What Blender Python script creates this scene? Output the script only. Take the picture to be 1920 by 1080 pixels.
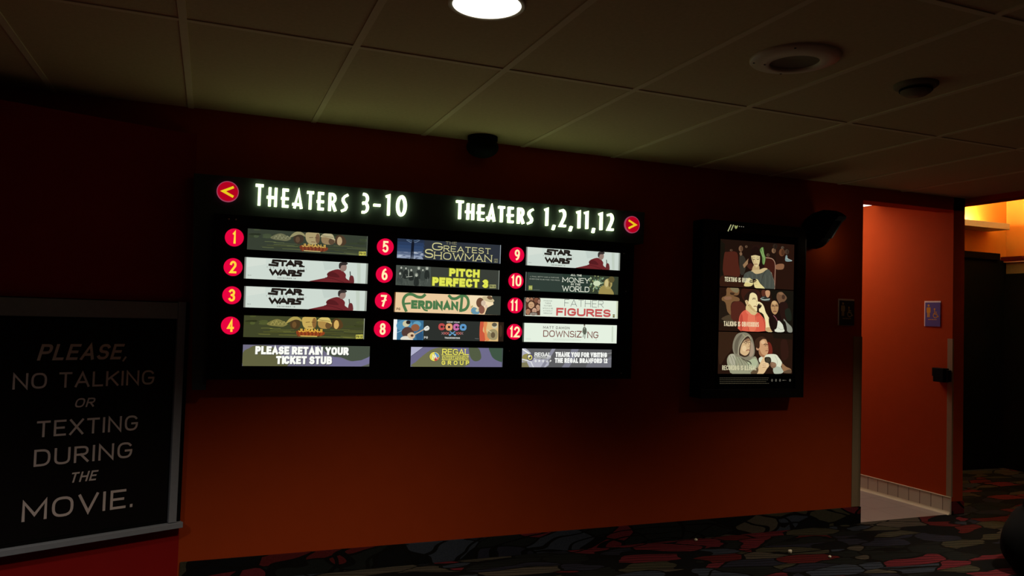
import bpy, bmesh, math, random
from mathutils import Vector, Matrix

# ------------------------------------------------------------------ clear
for o in list(bpy.data.objects):
    bpy.data.objects.remove(o, do_unlink=True)
C = bpy.context.scene.collection
sc = bpy.context.scene
random.seed(7)
PI = math.pi
CAMZ = 1.40
CEIL = 2.413
WALL = 4.22

# ------------------------------------------------------------------ camera
yaw, pitch, roll = math.radians(21.4538), math.radians(2.0901), math.radians(1.7364)
fwd = Vector((math.sin(yaw) * math.cos(pitch), math.cos(yaw) * math.cos(pitch), math.sin(pitch)))
rgt = Vector((math.cos(yaw), -math.sin(yaw), 0))
upv = rgt.cross(fwd)
r2 = rgt * math.cos(roll) + upv * math.sin(roll)
u2 = -rgt * math.sin(roll) + upv * math.cos(roll)
cam_data = bpy.data.cameras.new('camera')
cam_data.sensor_width = 36.0
cam_data.lens = 1438.56 / 1920 * 36.0
cam_data.clip_start = 0.05
cam = bpy.data.objects.new('camera', cam_data)
C.objects.link(cam)
cam.matrix_world = Matrix(((r2.x, u2.x, -fwd.x, 0), (r2.y, u2.y, -fwd.y, 0), (r2.z, u2.z, -fwd.z, CAMZ), (0, 0, 0, 1)))
sc.camera = cam

# ------------------------------------------------------------------ world, exposure
w = bpy.data.worlds.new('world'); sc.world = w
w.use_nodes = True
w.node_tree.nodes['Background'].inputs[0].default_value = (1.0, 0.78, 0.55, 1)
w.node_tree.nodes['Background'].inputs[1].default_value = 0.002
sc.view_settings.view_transform = 'Standard'
sc.view_settings.look = 'None'
sc.view_settings.gamma = 1.0
sc.view_settings.exposure = 0.0
sc.view_settings.use_curve_mapping = False
sc.cycles.use_denoising = True
sc.cycles.max_bounces = 6


def lamp(name, kind, loc, energy, color, rot=(0, 0, 0), **kw):
    d = bpy.data.lights.new(name, kind)
    d.energy = energy; d.color = color
    for k, v in kw.items():
        setattr(d, k, v)
    o = bpy.data.objects.new(name, d); C.objects.link(o)
    o.location = loc; o.rotation_euler = rot
    return o


# the recessed can over the lobby (its housing is built further down)
CAN = (0.800, 2.335)
lamp('downlight_lamp', 'SPOT', (CAN[0], CAN[1], 2.385), 200, (1.0, 0.86, 0.66), spot_size=math.radians(116), spot_blend=1.0, shadow_soft_size=0.08)
# the next cans of the same row, above and behind the viewer's field of view
lamp('downlight_lamp', 'SPOT', (4.05, 2.335, 2.385), 135, (1.0, 0.86, 0.66), spot_size=math.radians(118), spot_blend=1.0, shadow_soft_size=0.08)
lamp('downlight_lamp', 'SPOT', (-1.75, 2.00, 2.385), 190, (1.0, 0.90, 0.80), spot_size=math.radians(128), spot_blend=1.0, shadow_soft_size=0.08)


# ------------------------------------------------------------------ colour + materials
def lin(c):
    out = []
    for v in c[:3]:
        v = v / 255.0
        out.append(v / 12.92 if v <= 0.04045 else ((v + 0.055) / 1.055) ** 2.4)
    return tuple(out) + (1.0,)


def base_mat(name):
    m = bpy.data.materials.new(name); m.use_nodes = True
    nt = m.node_tree
    return m, nt, nt.nodes['Principled BSDF']


def paint(name, col, rough=0.6, var=0.08, scale=14.0, bump=0.0, bscale=180.0, metal=0.0, spec=0.3):
    m, nt, b = base_mat(name)
    tc = nt.nodes.new('ShaderNodeTexCoord')
    nz = nt.nodes.new('ShaderNodeTexNoise'); nz.inputs['Scale'].default_value = scale; nz.inputs['Detail'].default_value = 4
    nt.links.new(tc.outputs['Object'], nz.inputs['Vector'])
    mx = nt.nodes.new('ShaderNodeMix'); mx.data_type = 'RGBA'
    c = lin(col)
    mx.inputs[6].default_value = tuple(v * (1 - var) for v in c[:3]) + (1,)
    mx.inputs[7].default_value = tuple(min(1, v * (1 + var)) for v in c[:3]) + (1,)
    nt.links.new(nz.outputs['Fac'], mx.inputs[0])
    nt.links.new(mx.outputs[2], b.inputs['Base Color'])
    b.inputs['Roughness'].default_value = rough
    b.inputs['Metallic'].default_value = metal
    b.inputs['Specular IOR Level'].default_value = spec
    if bump:
        n2 = nt.nodes.new('ShaderNodeTexNoise'); n2.inputs['Scale'].default_value = bscale; n2.inputs['Detail'].default_value = 3
        nt.links.new(tc.outputs['Object'], n2.inputs['Vector'])
        bp = nt.nodes.new('ShaderNodeBump'); bp.inputs['Strength'].default_value = bump; bp.inputs['Distance'].default_value = 0.002
        nt.links.new(n2.outputs['Fac'], bp.inputs['Height'])
        nt.links.new(bp.outputs['Normal'], b.inputs['Normal'])
    return m


def glow(name, col, strength, base=0.03):
    m, nt, b = base_mat(name)
    c = lin(col)
    b.inputs['Base Color'].default_value = (c[0] * base, c[1] * base, c[2] * base, 1)
    b.inputs['Roughness'].default_value = 0.4
    b.inputs['Emission Color'].default_value = c
    b.inputs['Emission Strength'].default_value = strength
    return m


def print_mat(name, strength):
    """backlit print: the ink colour of every face is stored with the mesh"""
    m, nt, b = base_mat(name)
    a = nt.nodes.new('ShaderNodeVertexColor'); a.layer_name = 'ink'
    b.inputs['Base Color'].default_value = (0.012, 0.012, 0.012, 1)
    b.inputs['Roughness'].default_value = 0.35
    b.inputs['Specular IOR Level'].default_value = 0.2
    nt.links.new(a.outputs['Color'], b.inputs['Emission Color'])
    b.inputs['Emission Strength'].default_value = strength
    return m


def ink_mat(name):
    """unlit print: ink colour as base colour"""
    m, nt, b = base_mat(name)
    a = nt.nodes.new('ShaderNodeVertexColor'); a.layer_name = 'ink'
    nt.links.new(a.outputs['Color'], b.inputs['Base Color'])
    b.inputs['Roughness'].default_value = 0.5
    return m


def carpet(name):
    m, nt, b = base_mat(name)
    L = nt.links.new
    tc = nt.nodes.new('ShaderNodeTexCoord')
    mp = nt.nodes.new('ShaderNodeMapping'); mp.inputs['Scale'].default_value = (1.0, 2.6, 2.6)
    mp.inputs['Rotation'].default_value = (0, 0, math.radians(24))
    L(tc.outputs['Object'], mp.inputs['Vector'])
    nz = nt.nodes.new('ShaderNodeTexNoise'); nz.inputs['Scale'].default_value = 2.2; nz.inputs['Detail'].default_value = 1
    L(mp.outputs['Vector'], nz.inputs['Vector'])
    sub = nt.nodes.new('ShaderNodeVectorMath'); sub.operation = 'SCALE'; sub.inputs['Scale'].default_value = 0.35
    L(nz.outputs['Color'], sub.inputs[0])
    add = nt.nodes.new('ShaderNodeVectorMath'); add.operation = 'ADD'
    L(mp.outputs['Vector'], add.inputs[0]); L(sub.outputs['Vector'], add.inputs[1])
    vo = nt.nodes.new('ShaderNodeTexVoronoi'); vo.inputs['Scale'].default_value = 3.1
    L(add.outputs['Vector'], vo.inputs['Vector'])
    ve = nt.nodes.new('ShaderNodeTexVoronoi'); ve.feature = 'DISTANCE_TO_EDGE'; ve.inputs['Scale'].default_value = 3.1
    L(add.outputs['Vector'], ve.inputs['Vector'])
    sep = nt.nodes.new('ShaderNodeSeparateColor'); L(vo.outputs['Color'], sep.inputs['Color'])
    cr = nt.nodes.new('ShaderNodeValToRGB'); cr.color_ramp.interpolation = 'CONSTANT'
    stops = [(0.0, (26, 26, 27)), (0.22, (122, 46, 54)), (0.34, (66, 72, 84)), (0.48, (78, 74, 58)), (0.58, (38, 40, 38)),
             (0.72, (104, 38, 38)), (0.79, (50, 50, 62)), (0.91, (92, 84, 72))]
    el = cr.color_ramp.elements
    el[0].position = 0; el[0].color = lin(stops[0][1])
    el[1].position = stops[1][0]; el[1].color = lin(stops[1][1])
    for p, c in stops[2:]:
        e = el.new(p); e.color = lin(c)
    L(sep.outputs[0], cr.inputs['Fac'])
    # curling line work over the cells
    wv = nt.nodes.new('ShaderNodeTexWave'); wv.wave_type = 'RINGS'; wv.inputs['Scale'].default_value = 3.2; wv.inputs['Distortion'].default_value = 5.0; wv.inputs['Detail'].default_value = 1
    L(mp.outputs['Vector'], wv.inputs['Vector'])
    gt = nt.nodes.new('ShaderNodeMath'); gt.operation = 'GREATER_THAN'; gt.inputs[1].default_value = 0.94
    L(wv.outputs['Fac'], gt.inputs[0])
    lt = nt.nodes.new('ShaderNodeMath'); lt.operation = 'LESS_THAN'; lt.inputs[1].default_value = 0.032
    L(ve.outputs['Distance'], lt.inputs[0])
    mx0 = nt.nodes.new('ShaderNodeMath'); mx0.operation = 'MAXIMUM'
    L(gt.outputs[0], mx0.inputs[0]); L(lt.outputs[0], mx0.inputs[1])
    mx = nt.nodes.new('ShaderNodeMix'); mx.data_type = 'RGBA'
    L(mx0.outputs[0], mx.inputs[0]); L(cr.outputs['Color'], mx.inputs[6]); mx.inputs[7].default_value = lin((26, 24, 22))
    fz = nt.nodes.new('ShaderNodeTexNoise'); fz.inputs['Scale'].default_value = 260; fz.inputs['Detail'].default_value = 2
    L(tc.outputs['Object'], fz.inputs['Vector'])
    mul = nt.nodes.new('ShaderNodeMix'); mul.data_type = 'RGBA'; mul.blend_type = 'MULTIPLY'; mul.inputs[0].default_value = 0.7
    L(mx.outputs[2], mul.inputs[6]); L(fz.outputs['Fac'], mul.inputs[7])
    L(mul.outputs[2], b.inputs['Base Color'])
    b.inputs['Roughness'].default_value = 0.95
    b.inputs['Specular IOR Level'].default_value = 0.05
    bp = nt.nodes.new('ShaderNodeBump'); bp.inputs['Strength'].default_value = 0.5; bp.inputs['Distance'].default_value = 0.002
    L(fz.outputs['Fac'], bp.inputs['Height']); L(bp.outputs['Normal'], b.inputs['Normal'])
    return m


def tile_mat(name, c1, c2, mortar, size, rot=(0, 0, 0), offset=0.0, side=False):
    m, nt, b = base_mat(name)
    tc = nt.nodes.new('ShaderNodeTexCoord')
    mp = nt.nodes.new('ShaderNodeMapping'); mp.inputs['Rotation'].default_value = rot
    nt.links.new(tc.outputs['Object'], mp.inputs['Vector'])
    br = nt.nodes.new('ShaderNodeTexBrick'); br.offset = offset
    br.inputs['Color1'].default_value = lin(c1); br.inputs['Color2'].default_value = lin(c2); br.inputs['Mortar'].default_value = lin(mortar)
    br.inputs['Scale'].default_value = 1.0; br.inputs['Mortar Size'].default_value = 0.003
    br.inputs['Brick Width'].default_value = size[0]; br.inputs['Row Height'].default_value = size[1]
    if side:        # wall facing along x: run the courses along y and z
        se = nt.nodes.new('ShaderNodeSeparateXYZ'); co = nt.nodes.new('ShaderNodeCombineXYZ')
        nt.links.new(tc.outputs['Object'], se.inputs[0])
        nt.links.new(se.outputs['Y'], co.inputs['X']); nt.links.new(se.outputs['Z'], co.inputs['Y'])
        nt.links.new(co.outputs[0], br.inputs['Vector'])
    else:
        nt.links.new(mp.outputs['Vector'], br.inputs['Vector'])
    nt.links.new(br.outputs['Color'], b.inputs['Base Color'])
    b.inputs['Roughness'].default_value = 0.45
    return m


M = {}
M['orange'] = paint('orange_wall_paint', (170, 64, 22), 0.8, 0.06, 9, bump=0.12, bscale=240, spec=0.06)
M['red'] = paint('deep_red_wall_paint', (150, 24, 22), 0.6, 0.08, 9, bump=0.12, bscale=240, spec=0.1)
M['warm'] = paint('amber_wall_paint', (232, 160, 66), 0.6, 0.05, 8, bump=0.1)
M['tile'] = paint('ceiling_tile', (200, 184, 140), 0.9, 0.12, 60, bump=0.5, bscale=320, spec=0.05)
M['tbar'] = paint('ceiling_grid_metal', (220, 208, 168), 0.85, 0.04, 20, spec=0.05)
M['white'] = paint('white_ceiling_paint', (225, 220, 210), 0.7, 0.04, 20)
M['carpet'] = carpet('patterned_carpet')
M['black'] = paint('black_metal', (17, 17, 17), 0.45, 0.2, 30, spec=0.35)
M['matblack'] = paint('matte_black', (12, 12, 12), 0.8, 0.2, 30, spec=0.1)
M['slate'] = paint('slate_header_paint', (60, 68, 70), 0.6, 0.12, 25, spec=0.25)
M['cabinet'] = paint('black_sign_face', (14, 14, 14), 0.35, 0.2, 30, spec=0.3)
M['chrome'] = paint('brushed_aluminium', (150, 152, 156), 0.4, 0.08, 60, metal=0.6)
M['greyframe'] = paint('grey_metal_frame', (136, 140, 148), 0.5, 0.1, 40)
M['guard'] = paint('taupe_vinyl_guard', (150, 128, 100), 0.5, 0.08, 20)
M['floor_tile'] = tile_mat('grey_floor_tile', (160, 144, 134), (152, 138, 128), (128, 114, 106), (0.30, 0.30))
M['base_tile'] = tile_mat('beige_cove_tile', (206, 198, 176), (196, 188, 166), (112, 98, 80), (0.102, 0.5), side=True)
M['cream'] = paint('cream_plastic', (205, 192, 160), 0.4, 0.05, 30)
M['grille'] = paint('perforated_grille', (120, 112, 84), 0.7, 0.15, 200)
M['dark_red'] = paint('dark_red_trim', (74, 12, 14), 0.5, 0.1, 12)
M['olive'] = paint('grey_green_panel', (120, 112, 72), 0.7, 0.2, 24)
M['shelf'] = paint('pale_shelf_paint', (236, 222, 196), 0.6, 0.04, 14)
M['ink'] = ink_mat('unlit_print_ink')
M['print'] = print_mat('backlit_film_print', 1.0)
M['poster_print'] = print_mat('backlit_poster_print', 1.0)
M['letter'] = glow('lit_letter_face', (228, 255, 184), 3.0)
M['disc'] = glow('lit_pink_red_acrylic', (232, 4, 62), 1.0)
M['numeral_y'] = glow('lit_yellow_numeral', (255, 205, 60), 1.1)
M['numeral_w'] = glow('lit_cream_numeral', (255, 226, 170), 1.15)
M['arrow_disc'] = glow('dim_red_acrylic', (176, 0, 30), 1.0)
M['arrow_rim'] = glow('pink_disc_rim', (176, 70, 100), 0.8)
M['arrow'] = glow('lit_yellow_arrow', (232, 200, 30), 1.0)
M['lamp_face'] = glow('lamp_diffuser', (255, 252, 240), 1.6)
M['popcorn'] = paint('pale_popcorn', (235, 225, 200), 0.7, 0.1, 200)
M['bag'] = paint('black_nylon', (9, 9, 10), 0.8, 0.3, 30, spec=0.1)


# ------------------------------------------------------------------ mesh builder
class Frame:
    """a flat working plane: right, up (z) and out towards the viewer of the wall"""
    def __init__(self, origin, right=(1, 0, 0)):
        self.o = Vector(origin); self.r = Vector(right).normalized(); self.u = Vector((0, 0, 1))
        self.n = self.r.cross(self.u)

    def p(self, u, v, w=0.0):
        return self.o + self.r * u + self.u * v + self.n * w


WORLDF = Frame((0, 0, 0))


class MB:
    def __init__(self, frame=None):
        self.v = []; self.f = []; self.c = []; self.fr = frame; self.smooth = []

    def pt(self, p):
        return self.fr.p(*p) if self.fr else Vector(p)

    def face(self, pts, col=None, smooth=False):
        i = len(self.v)
        self.v += [self.pt(p) for p in pts]
        self.f.append(tuple(range(i, i + len(pts)))); self.c.append(col); self.smooth.append(smooth)

    def mesh(self, verts, faces, smooth=False, col=None):
        i = len(self.v)
        self.v += [self.pt(p) for p in verts]
        for f in faces:
            self.f.append(tuple(a + i for a in f)); self.c.append(col); self.smooth.append(smooth)

    def box(self, x0, x1, y0, y1, z0, z1, col=None, ch=0.0):
        """axis box (in frame coordinates when a frame is set), optionally with chamfered edges"""
        if ch <= 0:
            vs = [(x, y, z) for x in (x0, x1) for y in (y0, y1) for z in (z0, z1)]
            fs = [(0, 1, 3, 2), (4, 6, 7, 5), (0, 4, 5, 1), (2, 3, 7, 6), (0, 2, 6, 4), (1, 5, 7, 3)]
            self.mesh(vs, fs, col=col); return
        bm = bmesh.new(); bmesh.ops.create_cube(bm, size=1)
        for v in bm.verts:
            v.co = Vector(((x0 + x1) / 2 + v.co.x * (x1 - x0), (y0 + y1) / 2 + v.co.y * (y1 - y0), (z0 + z1) / 2 + v.co.z * (z1 - z0)))
        bmesh.ops.bevel(bm, geom=bm.edges[:], offset=ch, segments=2, profile=0.6, affect='EDGES')
        bm.verts.ensure_lookup_table()
        self.mesh([tuple(v.co) for v in bm.verts], [tuple(v.index for v in f.verts) for f in bm.faces], col=col)
        bm.free()

    def prism(self, outline, d0, d1, col=None, axis='w', smooth=False):
        """extrude a closed outline given in (u,v) between depths d0 and d1 of the frame"""
        n = len(outline)
        a = [(u, v, d0) for u, v in outline]; b = [(u, v, d1) for u, v in outline]
        self.mesh(a + b, [tuple(range(n - 1, -1, -1)), tuple(range(n, 2 * n))], col=col)
        self.mesh(a + b, [(i, (i + 1) % n, n + (i + 1) % n, n + i) for i in range(n)], smooth=smooth, col=col)

    def lathe(self, centre, prof, axis=(0, 0, 1), seg=48, smooth=True):
        """profile of (radius, height along axis) turned round the axis through centre"""
        ax = Vector(axis).normalized()
        t = Vector((1, 0, 0)) if abs(ax.x) < 0.9 else Vector((0, 1, 0))
        e1 = ax.cross(t).normalized(); e2 = ax.cross(e1)
        c = Vector(centre); vs = []; fs = []
        for (r, h) in prof:
            for k in range(seg):
                a = 2 * PI * k / seg
                vs.append(tuple(c + ax * h + e1 * (r * math.cos(a)) + e2 * (r * math.sin(a))))
        for i in range(len(prof) - 1):
            for k in range(seg):
                k2 = (k + 1) % seg
                fs.append((i * seg + k, i * seg + k2, (i + 1) * seg + k2, (i + 1) * seg + k))
        self.mesh(vs, fs, smooth=smooth)

    def disc(self, u, v, r, w, col=None, seg=40, ry=None):
        self.face([(u + r * math.cos(2 * PI * k / seg), v + (ry or r) * math.sin(2 * PI * k / seg), w) for k in range(seg)], col)

    def build(self, name, mat, parent=None, origin=None, recalc=True):
        me = bpy.data.meshes.new(name)
        if parent is not None:
            base = world_loc(parent)
        elif origin is not None:
            base = Vector(origin)
        else:
            xs = [p.x for p in self.v]; ys = [p.y for p in self.v]; zs = [p.z for p in self.v]
            base = Vector(((min(xs) + max(xs)) / 2, (min(ys) + max(ys)) / 2, min(zs)))
        me.from_pydata([tuple(p - base) for p in self.v], [], self.f)
        me.polygons.foreach_set('use_smooth', self.smooth)
        if any(c is not None for c in self.c):
            ca = me.color_attributes.new('ink', 'FLOAT_COLOR', 'CORNER')
            buf = []
            for poly, c in zip(me.polygons, self.c):
                cc = c if c is not None else (20, 20, 20)
                g_ = 0.3 * cc[0] + 0.59 * cc[1] + 0.11 * cc[2]
                cc = lin(tuple(v + (g_ - v) * 0.12 for v in cc[:3]))
                buf += list(cc) * poly.loop_total
            ca.data.foreach_set('color', buf)
        me.materials.append(mat)
        me.update()
        if recalc:
            bm = bmesh.new(); bm.from_mesh(me)
            bmesh.ops.recalc_face_normals(bm, faces=bm.faces[:]); bm.to_mesh(me); bm.free()
        o = bpy.data.objects.new(name, me); C.objects.link(o)
        if parent is not None:
            o.parent = parent
        else:
            o.location = base
        return o


def world_loc(o):
    p = Vector((0, 0, 0))
    while o is not None:
        p += Vector(o.location); o = o.parent
    return p


def tag(o, label=None, cat=None, group=None, kind=None):
    if label: o['label'] = label
    if cat: o['category'] = cat
    if group: o['group'] = group
    if kind: o['kind'] = kind
    return o


def thing(name, label, cat, loc, group=None):
    o = bpy.data.objects.new(name, None); C.objects.link(o)
    o.empty_display_size = 0.1
    o.location = loc
    return tag(o, label, cat, group)


def struct(name, mb, mat, label=None, cat=None):
    return tag(mb.build(name, mat), label, cat, None, 'structure')


# ------------------------------------------------------------------ stroke lettering
def arc(cx, cy, rx, ry, a0, a1, n=10, pw=1.0):
    pts = []
    for i in range(n + 1):
        a = math.radians(a0 + (a1 - a0) * i / n)
        c, s = math.cos(a), math.sin(a)
        pts.append((cx + rx * math.copysign(abs(c) ** pw, c), cy + ry * math.copysign(abs(s) ** pw, s)))
    return pts


Q = 0.75   # squareness of round letters
GL = {
    'A': (.74, [[(0, 0), (.5, 1), (1, 0)], [(.19, .3), (.81, .3)]]),
    'B': (.64, [[(0, 0), (0, 1), (.5, 1)] + arc(.5, .76, .44, .24, 90, -90, 8, Q) + [(0, .52)], [(.5, .52)] + arc(.5, .26, .5, .26, 90, -90, 8, Q) + [(0, 0)]]),
    'C': (.66, [arc(.5, .5, .5, .5, 38, 322, 18, Q)]),
    'D': (.68, [[(0, 0), (0, 1), (.42, 1)] + arc(.42, .5, .58, .5, 90, -90, 12, Q) + [(0, 0)]]),
    'E': (.56, [[(1, 1), (0, 1), (0, 0), (1, 0)], [(0, .51), (.86, .51)]]),
    'F': (.54, [[(1, 1), (0, 1), (0, 0)], [(0, .49), (.84, .49)]]),
    'G': (.70, [arc(.5, .5, .5, .5, 38, 350, 18, Q) + [(1, .47), (.58, .47)]]),
    'H': (.68, [[(0, 0), (0, 1)], [(1, 0), (1, 1)], [(0, .51), (1, .51)]]),
    'I': (.0, [[(0, 0), (0, 1)]]),
    'J': (.48, [[(1, 1), (1, .28)] + arc(.5, .28, .5, .28, 0, -170, 8)]),
    'K': (.66, [[(0, 0), (0, 1)], [(1, 1), (.05, .42)], [(.35, .58), (1, 0)]]),
    'L': (.52, [[(0, 1), (0, 0), (1, 0)]]),
    'M': (.84, [[(0, 0), (0, 1), (.5, .25), (1, 1), (1, 0)]]),
    'N': (.70, [[(0, 0), (0, 1), (1, 0), (1, 1)]]),
    'O': (.74, [arc(.5, .5, .5, .5, 90, 450, 24, Q)]),
    'P': (.60, [[(0, 0), (0, 1), (.5, 1)] + arc(.5, .73, .5, .27, 90, -90, 8, Q) + [(0, .46)]]),
    'Q': (.74, [arc(.5, .5, .5, .5, 90, 450, 24, Q), [(.6, .25), (1, -.08)]]),
    'R': (.64, [[(0, 0), (0, 1), (.5, 1)] + arc(.5, .74, .46, .26, 90, -90, 8, Q) + [(0, .48)], [(.45, .48), (1, 0)]]),
    'S': (.60, [arc(.5, .75, .47, .25, 25, 270, 10, .85) + arc(.5, .25, .5, .25, 90, -155, 10, .85)[1:]]),
    'T': (.62, [[(0, 1), (1, 1)], [(.5, 1), (.5, 0)]]),
    'U': (.68, [[(0, 1), (0, .35)] + arc(.5, .35, .5, .35, 180, 360, 10, Q) + [(1, 1)]]),
    'V': (.72, [[(0, 1), (.5, 0), (1, 1)]]),
    'W': (1.02, [[(0, 1), (.25, 0), (.5, .85), (.75, 0), (1, 1)]]),
    'X': (.68, [[(0, 0), (1, 1)], [(0, 1), (1, 0)]]),
    'Y': (.68, [[(0, 1), (.5, .45), (1, 1)], [(.5, .45), (.5, 0)]]),
    'Z': (.62, [[(0, 1), (1, 1), (0, 0), (1, 0)]]),
    '0': (.58, [arc(.5, .5, .5, .5, 90, 450, 24, Q)]),
    '1': (.26, [[(0, .86), (.8, 1), (.8, 0)]]),
    '2': (.56, [arc(.5, .72, .48, .28, 165, -28, 10) + [(0, 0), (1, 0)]]),
    '3': (.56, [arc(.48, .76, .46, .24, 150, -88, 10), arc(.48, .26, .5, .26, 88, -150, 10)]),
    '4': (.60, [[(.72, 0), (.72, 1), (0, .28), (1, .28)]]),
    '5': (.56, [[(.92, 1), (.1, 1), (.06, .56)] + arc(.45, .32, .53, .32, 118, -145, 10)]),
    '6': (.56, [arc(.5, .3, .5, .3, 90, 450, 16), arc(.75, .35, .75, .65, 180, 100, 8)]),
    '7': (.56, [[(0, 1), (1, 1), (.35, 0)]]),
    '8': (.56, [arc(.5, .76, .44, .24, 90, 450, 16), arc(.5, .26, .5, .26, 90, 450, 16)]),
    '9': (.56, [arc(.5, .7, .5, .3, 90, 450, 16), arc(.25, .65, .75, .65, 0, -80, 8)]),
    '-': (.40, [[(0, .46), (1, .46)]]),
    '.': (.0, [[(0, 0), (0, .04)]]),
    ',': (.06, [[(.9, .05), (0, -.16)]]),
}
GL['i'] = (.0, [[(0, 0), (0, .62)], [(0, .9), (0, .96)]])


def strip(poly, t, closed=False):
    """quads along a polyline with mitred joins and square caps"""
    P = [Vector((p[0], p[1])) for p in poly]
    P = [p for i, p in enumerate(P) if i == 0 or (p - P[i - 1]).length > 1e-7]
    n = len(P)
    if n < 2:
        return []
    closed = (P[0] - P[-1]).length < 1e-6 and n > 3
    h = t / 2
    L = []; R = []
    for i in range(n):
        if closed:
            a = (P[i] - P[i - 1 if i > 0 else n - 2]).normalized()
            b = (P[i + 1 if i < n - 1 else 1] - P[i]).normalized()
        else:
            a = (P[i] - P[i - 1]).normalized() if i > 0 else None
            b = (P[i + 1] - P[i]).normalized() if i < n - 1 else None
            a = a or b; b = b or a
        na = Vector((-a.y, a.x)); nb = Vector((-b.y, b.x))
        m = na + nb
        if m.length < 1e-4:
            m = na
        m.normalize()
        k = 1 / max(0.42, m.dot(na))
        c = P[i].copy()
        if not closed and i == 0: c = c - b * h
        if not closed and i == n - 1: c = c + a * h
        L.append(c + m * h * k); R.append(c - m * h * k)
    return [[tuple(L[i]), tuple(L[i + 1]), tuple(R[i + 1]), tuple(R[i])] for i in range(n - 1)]


def glyph_quads(ch, x0, w, y0, h, t, serif=False, slant=0.0):
    """quads of one letter whose outer box is x0..x0+w, y0..y0+h"""
    g = GL[ch][1]; out = []
    ix = max(1e-6, w - t); iy = h - t
    for pl in g:
        pts = [(x0 + t / 2 + px * ix, y0 + t / 2 + py * iy) for px, py in pl]
        out += strip(pts, t)
        if serif and len(pl) >= 2:
            for a, b in ((pl[0], pl[1]), (pl[-1], pl[-2])):
                if abs(a[1] - b[1]) > 0.3 and (a[1] < .03 or a[1] > .97):
                    cx = x0 + t / 2 + a[0] * ix; cy = y0 + (t * .25 if a[1] < .5 else h - t * .25)
                    s = t * 1.35
                    out.append([(cx - s, cy - t * .25), (cx + s, cy - t * .25), (cx + s, cy + t * .25), (cx - s, cy + t * .25)])
    if slant:
        out = [[(x + (y - y0) * slant, y) for x, y in q] for q in out]
    return out


def text_quads(s, W, H, t, serif=False, slant=0.0, gap=None, space=0.34, wide=1.0):
    """quads of a line of lettering filling the box W x H exactly, origin at its lower left"""
    tt = t * H
    gap = (0.18 if gap is None else gap)
    wid = [(space if ch == ' ' else GL[ch][0] * wide + t) for ch in s]
    tot = sum(wid) + gap * (len(s) - 1)
    k = (W - abs(slant) * H) / (tot * H)
    out = []; x = 0
    for ch, wd in zip(s, wid):
        if ch != ' ':
            gw = wd * H * k
            ts = min(tt, gw) if GL[ch][0] > 0 else min(tt, gw)
            out += glyph_quads(ch, x, gw, 0, H, tt if gw > tt * 1.6 or GL[ch][0] == 0 else gw / 1.6, serif, slant)
        x += (wd + gap) * H * k
    return out


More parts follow.
